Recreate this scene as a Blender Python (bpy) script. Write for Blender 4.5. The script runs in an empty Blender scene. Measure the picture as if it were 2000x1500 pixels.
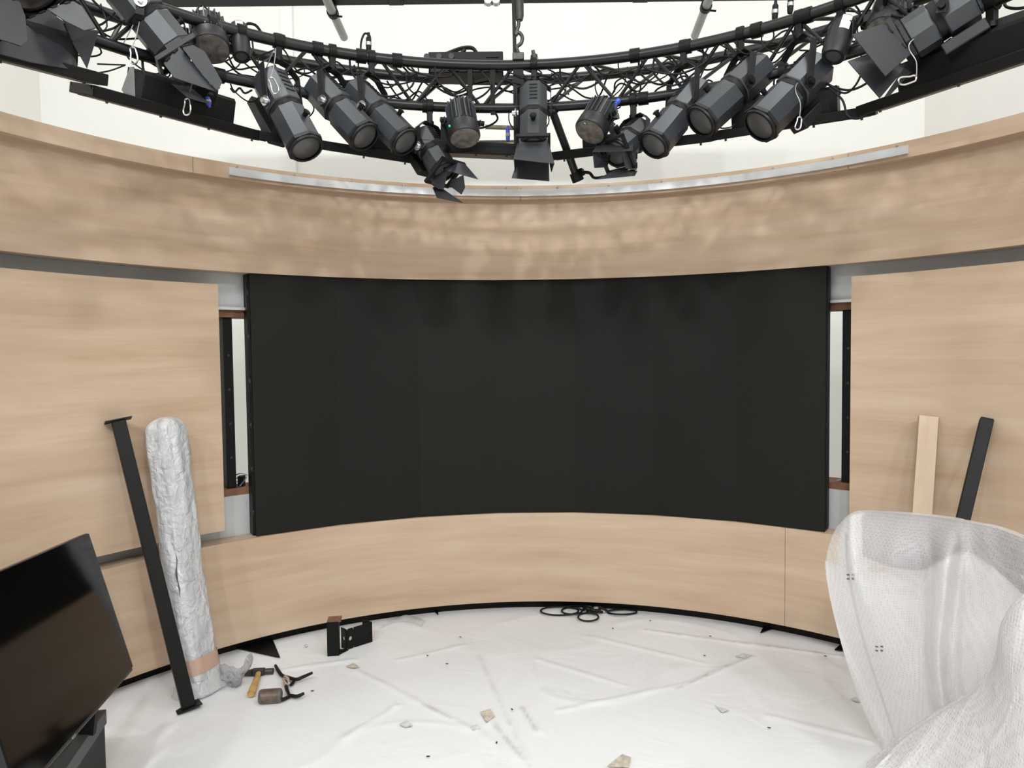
import bpy, math, random
from mathutils import Vector, Matrix, noise
random.seed(7)
scene = bpy.context.scene
COL = scene.collection
V = Vector

# ------------------------------------------------------------------ camera, light, exposure
F, PT, RL, HC = 1400.0, 0.042658, -0.011526, 1.66      # focal length in px of a 2000 px frame, pitch, roll, eye height
CX, CY, R = 0.112, 2.032, 2.508                        # axis and radius of the curved studio set
TX, TY = -0.0064, 1.64                                 # axis of the ring truss
cam_d = bpy.data.cameras.new('camera')
cam = bpy.data.objects.new('camera', cam_d)
COL.objects.link(cam)
cam_d.sensor_fit = 'HORIZONTAL'; cam_d.sensor_width = 36.0; cam_d.lens = 36.0 * F / 2000.0
cam_d.clip_start = 0.05
cam.location = (0, 0, HC)
cam.matrix_world = (Matrix.Translation((0, 0, HC)) @ Matrix.Rotation(math.pi / 2 - PT, 4, 'X') @ Matrix.Rotation(RL, 4, 'Z'))
scene.camera = cam

world = bpy.data.worlds.new('world'); scene.world = world
world.use_nodes = True
world.node_tree.nodes['Background'].inputs[0].default_value = (0.92, 0.96, 1.0, 1)
world.node_tree.nodes['Background'].inputs[1].default_value = 0.12

def area(name, loc, sx, sy, power, target=None, col=(0.95, 0.978, 1.0)):
    d = bpy.data.lights.new(name, 'AREA'); d.shape = 'RECTANGLE'; d.size = sx; d.size_y = sy
    d.energy = power; d.color = col
    o = bpy.data.objects.new(name, d); COL.objects.link(o); o.location = loc
    if target is not None:
        o.rotation_euler = (V(target) - V(loc)).to_track_quat('-Z', 'Y').to_euler()
    return o
# rows of ceiling lamps of the studio hall, and an added back row
for i, x in enumerate((-3.0, -1.0, 1.0, 3.0)):
    area('overhead_light', (x, -3.6, 5.7), 0.28, 0.28, 112, (x * 0.3, 3.5, 1.6))
for x in (-1.6, 1.6):
    area('overhead_light', (x, 2.3, 5.75), 0.5, 1.0, 38)
for x in (-2.2, 0.2, 2.6):  # extra row, added to brighten the white wall behind the set
    area('overhead_light', (x, 4.6, 5.75), 1.2, 0.35, 8)

scene.view_settings.view_transform = 'Standard'
scene.view_settings.look = 'None'
scene.view_settings.gamma = 1.0
scene.view_settings.exposure = 0.08
scene.view_settings.use_curve_mapping = False

# ------------------------------------------------------------------ geometry helpers
def ray(u, v):
    x = (u - 1000) / F; y = (v - 750) / F; z = 1.0
    cr, sr = math.cos(RL), math.sin(RL)
    x, y = cr * x + sr * y, -sr * x + cr * y
    cp, sp = math.cos(PT), math.sin(PT)
    y, z = cp * y + sp * z, -sp * y + cp * z
    return V((x, z, -y))
EYE = V((0, 0, HC))
def atY(u, v, Y):
    d = ray(u, v); return EYE + d * (Y / d.y)
def atZ(u, v, Z=0.0):
    d = ray(u, v); return EYE + d * ((Z - HC) / d.z)
def atR(u, v, r=R, cx=CX, cy=CY):
    d = ray(u, v); a = d.x ** 2 + d.y ** 2; b = -2 * (d.x * cx + d.y * cy); c = cx * cx + cy * cy - r * r
    t = (-b + math.sqrt(max(b * b - 4 * a * c, 0))) / (2 * a)
    return EYE + d * t
def wallpt(a, z, r=R):
    return V((CX + r * math.sin(a), CY + r * math.cos(a), z))
def trusspt(a, z, r):
    return V((TX + r * math.sin(a), TY + r * math.cos(a), z))
def frame(origin, zdir, up=(0, 0, 1)):
    """4x4 whose local z is zdir, local x horizontal."""
    z = V(zdir).normalized(); u = V(up)
    if abs(z.dot(u)) > 0.99: u = V((0, 1, 0))
    x = u.cross(z).normalized(); y = z.cross(x)
    m = Matrix((x, y, z)).transposed().to_4x4(); m.translation = V(origin); return m
def axes(origin, x, y, z):
    m = Matrix((V(x).normalized(), V(y).normalized(), V(z).normalized())).transposed().to_4x4()
    m.translation = V(origin); return m
I4 = Matrix.Identity(4)
def T(x, y, z): return Matrix.Translation((x, y, z))

class MB:
    def __init__(s): s.v = []; s.f = []; s.uv = {}
    def add(s, vs, fs):
        n = len(s.v); s.v += [V(p) for p in vs]; s.f += [tuple(i + n for i in f) for f in fs]; return n
    def box(s, M, sx, sy, sz):
        c = [(a * sx / 2, b * sy / 2, d * sz / 2) for a in (-1, 1) for b in (-1, 1) for d in (-1, 1)]
        s.add([M @ V(p) for p in c], [(0, 1, 3, 2), (4, 6, 7, 5), (0, 4, 5, 1), (2, 3, 7, 6), (0, 2, 6, 4), (1, 5, 7, 3)])
        return s
    def abox(s, c, sx, sy, sz): return s.box(Matrix.Translation(V(c)), sx, sy, sz)
    def bar(s, a, b, w, h, up=(0, 0, 1)):
        a, b = V(a), V(b); M = frame((a + b) / 2, b - a, up); return s.box(M, w, h, (b - a).length)
    def cyl(s, a, b, r0, r1=None, n=16):
        a, b = V(a), V(b); r1 = r0 if r1 is None else r1
        M = frame(a, b - a); L = (b - a).length
        return s.lathe(M, [(0, 0), (r0, 0), (r1, L), (0, L)], n)
    def lathe(s, M, prof, n=24, ph=0.0):
        rings = []
        for r, z in prof:
            if r < 1e-6: rings.append([len(s.v)]); s.v.append(M @ V((0, 0, z)))
            else:
                rings.append(list(range(len(s.v), len(s.v) + n)))
                s.v += [M @ V((r * math.cos(ph + 2 * math.pi * i / n), r * math.sin(ph + 2 * math.pi * i / n), z)) for i in range(n)]
        for A, B in zip(rings, rings[1:]):
            for i in range(n):
                j = (i + 1) % n
                if len(A) == 1 and len(B) == 1: break
                if len(A) == 1: s.f.append((A[0], B[j], B[i]))
                elif len(B) == 1: s.f.append((A[i], A[j], B[0]))
                else: s.f.append((A[i], A[j], B[j], B[i]))
        return s
    def prism(s, M, poly, z0, z1):
        n = len(poly)
        k = s.add([M @ V((x, y, z0)) for x, y in poly] + [M @ V((x, y, z1)) for x, y in poly], [])
        s.f.append(tuple(k + i for i in reversed(range(n)))); s.f.append(tuple(k + n + i for i in range(n)))
        for i in range(n):
            j = (i + 1) % n; s.f.append((k + i, k + j, k + n + j, k + n + i))
        return s
    def tube(s, pts, r, n=8, cap=True):
        pts = [V(p) for p in pts]; rings = []
        t0 = (pts[1] - pts[0]).normalized()
        up = V((0, 0, 1)) if abs(t0.z) < 0.9 else V((1, 0, 0))
        x = up.cross(t0).normalized()
        for i, p in enumerate(pts):
            t = (pts[min(i + 1, len(pts) - 1)] - pts[max(i - 1, 0)])
            t = t.normalized() if t.length > 1e-9 else t0
            x = (x - t * x.dot(t)); x = x.normalized() if x.length > 1e-6 else t.orthogonal().normalized()
            y = t.cross(x); rr = r[i] if isinstance(r, (list, tuple)) else r
            rings.append(list(range(len(s.v), len(s.v) + n)))
            s.v += [p + (x * math.cos(2 * math.pi * k / n) + y * math.sin(2 * math.pi * k / n)) * rr for k in range(n)]
        for A, B in zip(rings, rings[1:]):
            for k in range(n):
                j = (k + 1) % n; s.f.append((A[k], A[j], B[j], B[k]))
        if cap: s.f.append(tuple(reversed(rings[0]))); s.f.append(tuple(rings[-1]))
        return s
    def plate(s, a, b, c, d, t):
        """quad plate of thickness t through four points."""
        a, b, c, d = map(V, (a, b, c, d)); nrm = (c - a).cross(d - b).normalized() * (t / 2)
        q = [a, b, c, d]
        s.add([p + nrm for p in q] + [p - nrm for p in q],
              [(0, 1, 2, 3), (7, 6, 5, 4), (0, 4, 5, 1), (1, 5, 6, 2), (2, 6, 7, 3), (3, 7, 4, 0)])
        return s
    def plate_poly(s, pts, t):
        pts = [V(p) for p in pts]; n = len(pts)
        nrm = V((0, 0, 0))
        for i in range(n): nrm += pts[i].cross(pts[(i + 1) % n])
        nrm = nrm.normalized() * (t / 2)
        k = s.add([p + nrm for p in pts] + [p - nrm for p in pts], [])
        s.f.append(tuple(k + i for i in range(n))); s.f.append(tuple(k + n + i for i in reversed(range(n))))
        for i in range(n):
            j = (i + 1) % n; s.f.append((k + i, k + n + i, k + n + j, k + j))
        return s
    def arc(s, r0, r1, z0, z1, a0, a1, n=64, cx=CX, cy=CY):
        """curved slab with uv in metres (arc length, height)."""
        k = len(s.v)
        for i in range(n + 1):
            a = a0 + (a1 - a0) * i / n
            for r, z in ((r0, z0), (r0, z1), (r1, z1), (r1, z0)):
                s.uv[len(s.v)] = (a * R, z + (r - r0)); s.v.append(V((cx + r * math.sin(a), cy + r * math.cos(a), z)))
        for i in range(n):
            b = k + 4 * i
            for e in range(4):
                g = (e + 1) % 4; s.f.append((b + e, b + 4 + e, b + 4 + g, b + g))
        s.f.append((k, k + 1, k + 2, k + 3)); b = k + 4 * n; s.f.append((b + 3, b + 2, b + 1, b))
        return s
    def grid(s, fn, nu, nv):
        k = len(s.v)
        for j in range(nv + 1):
            for i in range(nu + 1):
                s.uv[len(s.v)] = (i / nu, j / nv); s.v.append(V(fn(i / nu, j / nv)))
        for j in range(nv):
            for i in range(nu):
                a = k + j * (nu + 1) + i; s.f.append((a, a + 1, a + nu + 2, a + nu + 1))
        return s

ORG = {}
def build(name, mb, mat, parent=None, org=None, bevel=0.0, angle=40, mods=()):
    o0 = ORG[parent.name] if parent is not None else (V(org) if org is not None else V((0, 0, 0)))
    me = bpy.data.meshes.new(name)
    me.from_pydata([tuple(p - o0) for p in mb.v], [], mb.f)
    me.validate()
    if mb.uv and len(mb.uv) == len(mb.v):
        uvl = me.uv_layers.new(name='UVMap')
        for l in me.loops: uvl.data[l.index].uv = mb.uv[l.vertex_index]
    import bmesh
    bm = bmesh.new(); bm.from_mesh(me); bmesh.ops.recalc_face_normals(bm, faces=bm.faces); bm.to_mesh(me); bm.free()
    me.polygons.foreach_set('use_smooth', [True] * len(me.polygons))
    me.set_sharp_from_angle(angle=math.radians(angle))
    me.materials.append(mat)
    o = bpy.data.objects.new(name, me); COL.objects.link(o)
    if parent is not None: o.parent = parent
    else: o.location = o0
    ORG[o.name] = o0
    if bevel:
        m = o.modifiers.new('bevel', 'BEVEL'); m.width = bevel; m.segments = 2; m.limit_method = 'ANGLE'; m.angle_limit = math.radians(50)
    return o
def tag(o, label, cat, group=None):
    o['label'] = label; o['category'] = cat
    if group: o['group'] = group
    return o
def thing(name, label, cat, loc, group=None):
    o = bpy.data.objects.new(name, None); COL.objects.link(o); o.location = loc
    o.empty_display_size = 0.1; ORG[o.name] = V(loc)
    return tag(o, label, cat, group)
def struct(name, mb, mat, **k):
    o = build(name, mb, mat, **k); o['kind'] = 'structure'; return o

def smooth_path(pts, n=8):
    """Catmull-Rom through the points."""
    pts = [V(p) for p in pts]; out = []
    P = [pts[0] * 2 - pts[1]] + pts + [pts[-1] * 2 - pts[-2]]
    for i in range(1, len(P) - 2):
        p0, p1, p2, p3 = P[i - 1:i + 3]
        for k in range(n):
            t = k / n
            out.append(0.5 * ((2 * p1) + (p2 - p0) * t + (2 * p0 - 5 * p1 + 4 * p2 - p3) * t * t + (3 * p1 - p0 - 3 * p2 + p3) * t ** 3))
    out.append(pts[-1]); return out

# ------------------------------------------------------------------ materials
def mat(name, col, rough=0.5, metal=0.0, spec=0.5, noise_amt=0.0, nscale=8.0, bump=0.0, bscale=60.0, coat=0.0):
    m = bpy.data.materials.new(name); m.use_nodes = True; nt = m.node_tree; b = nt.nodes['Principled BSDF']
    b.inputs['Base Color'].default_value = (*col, 1); b.inputs['Roughness'].default_value = rough
    b.inputs['Metallic'].default_value = metal; b.inputs['Specular IOR Level'].default_value = spec
    if coat: b.inputs['Coat Weight'].default_value = coat
    tc = nt.nodes.new('ShaderNodeTexCoord')
    if noise_amt:
        n = nt.nodes.new('ShaderNodeTexNoise'); n.inputs['Scale'].default_value = nscale; n.inputs['Detail'].default_value = 4
        nt.links.new(tc.outputs['Object'], n.inputs['Vector'])
        r = nt.nodes.new('ShaderNodeValToRGB')
        r.color_ramp.elements[0].color = tuple(c * (1 - noise_amt) for c in col) + (1,)
        r.color_ramp.elements[1].color = tuple(min(1, c * (1 + noise_amt)) for c in col) + (1,)
        r.color_ramp.elements[0].position = 0.3; r.color_ramp.elements[1].position = 0.7
        nt.links.new(n.outputs['Fac'], r.inputs[0]); nt.links.new(r.outputs[0], b.inputs['Base Color'])
    if bump:
        n = nt.nodes.new('ShaderNodeTexNoise'); n.inputs['Scale'].default_value = bscale; n.inputs['Detail'].default_value = 3
        nt.links.new(tc.outputs['Object'], n.inputs['Vector'])
        bp = nt.nodes.new('ShaderNodeBump'); bp.inputs['Strength'].default_value = bump; bp.inputs['Distance'].default_value = 0.01
        nt.links.new(n.outputs['Fac'], bp.inputs['Height']); nt.links.new(bp.outputs[0], b.inputs['Normal'])
    return m

def wood(name, c0, c1, c2, coord='UV', scale=(1, 1, 1), seed=0.0):
    m = bpy.data.materials.new(name); m.use_nodes = True; nt = m.node_tree; b = nt.nodes['Principled BSDF']
    L = nt.links.new
    tc = nt.nodes.new('ShaderNodeTexCoord')
    def streak(sc, detail, dist, off):
        mp = nt.nodes.new('ShaderNodeMapping'); mp.inputs['Scale'].default_value = sc; mp.inputs['Location'].default_value = (off, off * 0.7, seed)
        L(tc.outputs[coord], mp.inputs['Vector'])
        n = nt.nodes.new('ShaderNodeTexNoise'); n.inputs['Scale'].default_value = 1.0; n.inputs['Detail'].default_value = detail
        n.inputs['Distortion'].default_value = dist; L(mp.outputs[0], n.inputs['Vector']); return n
    sx, sy, sz = scale
    a = streak((0.9 * sx, 9 * sy, 9 * sz), 3, 0.5, 3.1)
    f = streak((2.6 * sx, 70 * sy, 70 * sz), 4, 0.3, 7.7)
    k = streak((2.4 * sx, 16 * sy, 16 * sz), 2, 0.9, 1.3)
    mx = nt.nodes.new('ShaderNodeMath'); mx.operation = 'MULTIPLY_ADD'; mx.inputs[1].default_value = 0.28
    L(f.outputs['Fac'], mx.inputs[0]); L(a.outputs['Fac'], mx.inputs[2])
    m2 = nt.nodes.new('ShaderNodeMath'); m2.operation = 'MULTIPLY_ADD'; m2.inputs[1].default_value = 0.30
    L(k.outputs['Fac'], m2.inputs[0]); L(mx.outputs[0], m2.inputs[2])
    r = nt.nodes.new('ShaderNodeValToRGB'); cr = r.color_ramp
    cr.elements[0].position = 0.56; cr.elements[0].color = (*c0, 1)
    cr.elements[1].position = 1.02; cr.elements[1].color = (*c2, 1)
    e = cr.elements.new(0.78); e.color = (*c1, 1)
    L(m2.outputs[0], r.inputs[0]); L(r.outputs[0], b.inputs['Base Color'])
    b.inputs['Roughness'].default_value = 0.42; b.inputs['Specular IOR Level'].default_value = 0.35
    return m

WOOD = wood('oak_laminate', (0.488, 0.342, 0.230), (0.542, 0.398, 0.280), (0.592, 0.454, 0.336))
WOOD_B = wood('oak_laminate_boards', (0.47, 0.325, 0.22), (0.525, 0.378, 0.265), (0.575, 0.428, 0.31), seed=4.0)
WOOD_P = wood('oak_plank', (0.48, 0.35, 0.235), (0.55, 0.42, 0.295), (0.60, 0.475, 0.35), coord='Object', scale=(8, 1, 0.1))
RAWEDGE = mat('raw_board_edge', (0.20, 0.095, 0.055), 0.8, noise_amt=0.3, nscale=20)
WHITE = mat('white_paint', (0.86, 0.845, 0.80), 0.85, noise_amt=0.015, nscale=2)
GREYBOARD = mat('grey_backing_board', (0.56, 0.57, 0.57), 0.8, noise_amt=0.14, nscale=2.5)
FLOORM = mat('pale_floor', (0.78, 0.78, 0.78), 0.6)
BLACK = mat('black_steel', (0.0036, 0.0035, 0.0033), 0.5, spec=0.22, noise_amt=0.1, nscale=15)
TUBE = mat('truss_black_coat', (0.006, 0.006, 0.0063), 0.36, spec=0.45)
HOUS = mat('charcoal_lamp_enamel', (0.030, 0.033, 0.038), 0.40, spec=0.6, noise_amt=0.12, nscale=9)
HOUSD = mat('black_lamp_enamel', (0.010, 0.0105, 0.011), 0.45, spec=0.4)
FLAP = mat('matt_black_sheet', (0.022, 0.024, 0.028), 0.45, spec=0.5)
RUBBER = mat('black_rubber', (0.006, 0.006, 0.006), 0.6, spec=0.3)
CHROME = mat('bright_zinc', (0.72, 0.72, 0.72), 0.25, metal=1.0)
STEEL = mat('grey_galvanised', (0.40, 0.41, 0.40), 0.42, metal=0.75, noise_amt=0.1, nscale=20)
PIPEM = mat('grey_pipe', (0.34, 0.34, 0.33), 0.45, metal=0.3)
ALU = mat('white_aluminium_strip', (0.64, 0.64, 0.64), 0.33, metal=0.35, noise_amt=0.05, nscale=6)
GLASS = mat('dark_lens_glass', (0.075, 0.073, 0.072), 0.22, spec=0.7)
LEDF = mat('led_lens_cluster', (0.13, 0.115, 0.10), 0.35, noise_amt=0.5, nscale=38)
BLUE = mat('blue_connector', (0.05, 0.09, 0.50), 0.4)
WLABEL = mat('white_label', (0.8, 0.8, 0.8), 0.6)
GREENBEAM = mat('dark_green_steel', (0.022, 0.048, 0.036), 0.5, noise_amt=0.2, nscale=5)
YELLOW = mat('dull_yellow_tube', (0.30, 0.28, 0.19), 0.5)
SCREEN = mat('led_screen_face', (0.0112, 0.0112, 0.0094), 0.65, spec=0.18, bump=0.04, bscale=500)
SCREENB = mat('led_screen_face_darker', (0.0103, 0.0103, 0.0087), 0.65, spec=0.18, bump=0.04, bscale=500)  # view-angle dimming of some columns, put into the face colour
TVGLASS = mat('tv_glass', (0.0025, 0.0024, 0.0022), 0.09, spec=0.12)
TVBEZ = mat('tv_bezel', (0.006, 0.006, 0.006), 0.3)
DKGREY = mat('slate_grey_metal', (0.055, 0.063, 0.066), 0.5)
BRASSW = mat('hammer_handle_wood', (0.50, 0.31, 0.10), 0.55, noise_amt=0.25, nscale=25)
IRON = mat('dark_iron', (0.06, 0.055, 0.052), 0.45, metal=0.6, noise_amt=0.3, nscale=40)
SPOOL = mat('brown_spool_label', (0.11, 0.075, 0.055), 0.45, noise_amt=0.4, nscale=40)
SPOOLG = mat('grey_spool', (0.10, 0.10, 0.085), 0.5)
DEBRIS = mat('tan_scrap', (0.50, 0.44, 0.36), 0.8, noise_amt=0.3, nscale=40)
DEBG = mat('grey_scrap', (0.55, 0.55, 0.55), 0.8, noise_amt=0.2, nscale=40)
TAPE = mat('brown_packing_tape', (0.50, 0.33, 0.25), 0.35, spec=0.6)
LEDG = bpy.data.materials.new('green_led'); LEDG.use_nodes = True
LEDG.node_tree.nodes['Principled BSDF'].inputs['Base Color'].default_value = (0.02, 0.4, 0.2, 1)
LEDG.node_tree.nodes['Principled BSDF'].inputs['Emission Color'].default_value = (0.05, 0.9, 0.4, 1)
LEDG.node_tree.nodes['Principled BSDF'].inputs['Emission Strength'].default_value = 0.5

def film(name, col, transp, rough, bubble=0.0, bscale=95.0, crease=0.4, cscale=9.0, spec=0.6):
    """milky plastic film: part of the light passes straight, part is scattered."""
    m = bpy.data.materials.new(name); m.use_nodes = True; nt = m.node_tree; L = nt.links.new
    b = nt.nodes['Principled BSDF']; out = nt.nodes['Material Output']
    b.inputs['Base Color'].default_value = (*col, 1); b.inputs['Roughness'].default_value = rough
    b.inputs['Specular IOR Level'].default_value = spec
    tr = nt.nodes.new('ShaderNodeBsdfTransparent'); tl = nt.nodes.new('ShaderNodeBsdfTranslucent')
    tl.inputs[0].default_value = (*col, 1)
    mx0 = nt.nodes.new('ShaderNodeMixShader'); mx0.inputs[0].default_value = 0.3
    L(b.outputs[0], mx0.inputs[1]); L(tl.outputs[0], mx0.inputs[2])
    mx = nt.nodes.new('ShaderNodeMixShader'); mx.inputs[0].default_value = transp
    L(mx0.outputs[0], mx.inputs[1]); L(tr.outputs[0], mx.inputs[2]); L(mx.outputs[0], out.inputs[0])
    tc = nt.nodes.new('ShaderNodeTexCoord')
    n = nt.nodes.new('ShaderNodeTexNoise'); n.inputs['Scale'].default_value = cscale; n.inputs['Detail'].default_value = 5; n.inputs['Distortion'].default_value = 0.8
    L(tc.outputs['Object'], n.inputs['Vector'])
    bp = nt.nodes.new('ShaderNodeBump'); bp.inputs['Strength'].default_value = crease; bp.inputs['Distance'].default_value = 0.03
    L(n.outputs['Fac'], bp.inputs['Height'])
    last = bp
    if bubble:
        vo = nt.nodes.new('ShaderNodeTexVoronoi'); vo.inputs['Scale'].default_value = bscale; vo.inputs['Randomness'].default_value = 0.25
        L(tc.outputs['Object'], vo.inputs['Vector'])
        rm = nt.nodes.new('ShaderNodeMapRange'); rm.inputs['From Min'].default_value = 0.15; rm.inputs['From Max'].default_value = 0.55
        rm.inputs['To Min'].default_value = 1.0; rm.inputs['To Max'].default_value = 0.0
        L(vo.outputs['Distance'], rm.inputs['Value'])
        b2 = nt.nodes.new('ShaderNodeBump'); b2.inputs['Strength'].default_value = bubble; b2.inputs['Distance'].default_value = 0.006
        L(rm.outputs[0], b2.inputs['Height']); L(bp.outputs[0], b2.inputs['Normal']); last = b2
        # the bubble rims are denser than the bubble tops
        mr = nt.nodes.new('ShaderNodeMapRange'); mr.inputs['To Min'].default_value = max(0, transp - 0.05); mr.inputs['To Max'].default_value = transp + 0.05
        L(rm.outputs[0], mr.inputs['Value']); L(mr.outputs[0], mx.inputs[0])
    L(last.outputs[0], b.inputs['Normal'])
    return m
FILM_ROLL = film('stretch_film_over_foam', (0.80, 0.81, 0.83), 0.0, 0.10, crease=0.7, cscale=26, spec=1.0)
def streaks(m, c0, c1, sc):
    """foam and film layers of different greys running along the roll."""
    nt = m.node_tree; b = nt.nodes['Principled BSDF']; tc = nt.nodes.new('ShaderNodeTexCoord')
    mp = nt.nodes.new('ShaderNodeMapping'); mp.inputs['Scale'].default_value = sc; nt.links.new(tc.outputs['UV'], mp.inputs['Vector'])
    n = nt.nodes.new('ShaderNodeTexNoise'); n.inputs['Scale'].default_value = 1; n.inputs['Detail'].default_value = 6; n.inputs['Distortion'].default_value = 0.6
    nt.links.new(mp.outputs[0], n.inputs['Vector']); r = nt.nodes.new('ShaderNodeValToRGB')
    r.color_ramp.elements[0].position = 0.38; r.color_ramp.elements[0].color = (*c0, 1); r.color_ramp.elements[1].position = 0.60; r.color_ramp.elements[1].color = (*c1, 1)
    nt.links.new(n.outputs['Fac'], r.inputs[0]); nt.links.new(r.outputs[0], b.inputs['Base Color'])
streaks(FILM_ROLL, (0.58, 0.59, 0.62), (0.88, 0.885, 0.90), (11, 1.6, 1))
FILM_CLEAR = film('clear_film', (0.80, 0.80, 0.80), 0.45, 0.15, crease=0.6, cscale=20, spec=0.9)
BUBBLE = film('bubble_wrap', (0.92, 0.905, 0.91), 0.48, 0.30, bubble=0.30, bscale=100, crease=0.4, cscale=5)
BUBBLE2 = film('bubble_wrap_layers', (0.90, 0.885, 0.885), 0.12, 0.26, bubble=0.38, bscale=80, crease=0.6, cscale=8)
BUBBLE_IN = film('bubble_wrap_second_layer', (0.93, 0.92, 0.92), 0.08, 0.35, crease=0.3, cscale=5)
FOILG = film('crumpled_grey_film', (0.46, 0.47, 0.50), 0.30, 0.12, crease=1.0, cscale=30, spec=1.0)
CORE = mat('mauve_upholstery', (0.13, 0.10, 0.105), 0.8, noise_amt=0.25, nscale=6)

# floor film with dirt caught in its creases
FILMF = bpy.data.materials.new('white_floor_film'); FILMF.use_nodes = True
nt = FILMF.node_tree; b = nt.nodes['Principled BSDF']; L = nt.links.new
at = nt.nodes.new('ShaderNodeAttribute'); at.attribute_name = 'dirt'
tc = nt.nodes.new('ShaderNodeTexCoord')
n1 = nt.nodes.new('ShaderNodeTexNoise'); n1.inputs['Scale'].default_value = 14; n1.inputs['Detail'].default_value = 6; L(tc.outputs['Object'], n1.inputs['Vector'])
rp = nt.nodes.new('ShaderNodeMapRange'); rp.inputs['From Min'].default_value = 0.30; rp.inputs['From Max'].default_value = 0.58; L(n1.outputs['Fac'], rp.inputs['Value'])
mu = nt.nodes.new('ShaderNodeMath'); mu.operation = 'MULTIPLY'; L(at.outputs['Fac'], mu.inputs[0]); L(rp.outputs[0], mu.inputs[1])
mc = nt.nodes.new('ShaderNodeMix'); mc.data_type = 'RGBA'; L(mu.outputs[0], mc.inputs['Factor'])
mc.inputs['A'].default_value = (0.80, 0.805, 0.815, 1); mc.inputs['B'].default_value = (0.50, 0.48, 0.46, 1)
L(mc.outputs['Result'], b.inputs['Base Color']); b.inputs['Roughness'].default_value = 0.45; b.inputs['Specular IOR Level'].default_value = 0.3
n2 = nt.nodes.new('ShaderNodeTexNoise'); n2.inputs['Scale'].default_value = 3.5; n2.inputs['Detail'].default_value = 5; n2.inputs['Distortion'].default_value = 1.2; L(tc.outputs['Object'], n2.inputs['Vector'])
bp = nt.nodes.new('ShaderNodeBump'); bp.inputs['Strength'].default_value = 0.25; bp.inputs['Distance'].default_value = 0.03
L(n2.outputs['Fac'], bp.inputs['Height']); L(bp.outputs[0], b.inputs['Normal'])

# ------------------------------------------------------------------ hall (structure)
XL, XR, YB, ZC, YF = -4.05, 3.60, 6.3, 6.0, -5.2
struct('floor', MB().abox(((XL + XR) / 2, (YB + YF) / 2, -0.05), XR - XL + 0.4, YB - YF + 0.4, 0.1), FLOORM)
struct('ceiling', MB().abox(((XL + XR) / 2, (YB + YF) / 2, ZC + 0.05), XR - XL + 0.4, YB - YF + 0.4, 0.1), WHITE)
struct('wall_back', MB().abox(((XL + XR) / 2, YB + 0.1, ZC / 2), XR - XL + 0.4, 0.2, ZC), WHITE)
struct('wall_left', MB().abox((XL - 0.1, (YB + YF) / 2, ZC / 2), 0.2, YB - YF, ZC), WHITE)
struct('wall_right', MB().abox((XR + 0.1, (YB + YF) / 2, ZC / 2), 0.2, YB - YF, ZC), WHITE)
pa = atY(554, 200, YB); pb = atY(577, 200, YB)
struct('trim_1', MB().abox(((pa.x + pb.x) / 2, YB - 0.02, ZC / 2), pb.x - pa.x, 0.04, ZC), WHITE)      # shallow pilaster

# curved set wall: heights from the floor
ZA, ZL_, ZB, ZP, ZQ, ZS, ZF = HC + 1.0366, HC + 0.934, HC + 0.463, HC + 0.390, HC - 0.950, HC - 1.021, HC - 1.5926
A0, A1 = -1.62, 1.62
th = 0.02
struct('wall_upper', MB().arc(R, R + 0.10, ZB, ZL_ + 0.02, A0, A1, 128), WOOD)
seams = [A0, -0.7931, -0.0188, 0.7506, A1]
for i in range(4):
    struct('trim_%d' % (i + 2), MB().arc(R - 0.052, R + 0.10, ZL_ + 0.0201, ZA, seams[i] + 0.0006, seams[i + 1] - 0.0006, 48), WOOD_B if i % 2 else WOOD)
sl = [A0, 0.6156, A1]
for i in range(2):
    struct('wall_lower' if i == 0 else 'wall_lower.%03d' % i, MB().arc(R, R + 0.13, ZF, ZS, sl[i] + 0.0004, sl[i + 1] - 0.0004, 64), WOOD)
struct('trim_6', MB().arc(R + 0.085, R + 0.12, 0.0, ZF - 0.001, A0, A1, 96), BLACK)                   # recessed black plinth
# grey backing boards behind the joints, with the window cut out behind the screen
RB = R + 0.135
struct('wall_backing', MB().arc(RB, RB + 0.02, HC + 0.262, ZL_, A0, A1, 96), GREYBOARD)
struct('wall_backing_lower', MB().arc(RB, RB + 0.02, ZS - 0.3, HC - 0.792, A0, A1, 96), GREYBOARD)
struct('wall_backing_left', MB().arc(RB, RB + 0.02, HC - 0.7918, HC + 0.2618, A0, -0.79, 32), GREYBOARD)
struct('wall_backing_right', MB().arc(RB, RB + 0.02, HC - 0.7918, HC + 0.2618, 0.81, A1, 32), GREYBOARD)
struct('trim_7', MB().arc(RB + 0.0, RB + 0.16, HC + 0.222, HC + 0.2616, -0.7898, 0.8098, 64), RAWEDGE)
struct('trim_8', MB().arc(RB + 0.0, RB + 0.16, HC - 0.7916, HC - 0.752, -0.7898, 0.8098, 64), RAWEDGE)
struct('trim_9', MB().arc(RB - 0.03, RB - 0.001, HC + 0.262, HC + 0.278, A0, A1, 96), ALU)             # bright rail on the backing

# removable cladding panels to both sides of the screen
pl = build('cladding_panel', MB().arc(R, R + th, ZQ, ZP, A0, -0.740, 64), WOOD, org=wallpt(-1.1, ZQ))
tag(pl, 'large curved pale oak panel left of the black screen, behind the leaning film roll', 'wall panel')
pr = build('cladding_panel', MB().arc(R, R + th, ZQ, ZP, 0.7525, A1, 64), WOOD, org=wallpt(1.1, ZQ))
tag(pr, 'large curved pale oak panel right of the black screen, behind the leaning plank', 'wall panel')

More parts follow.
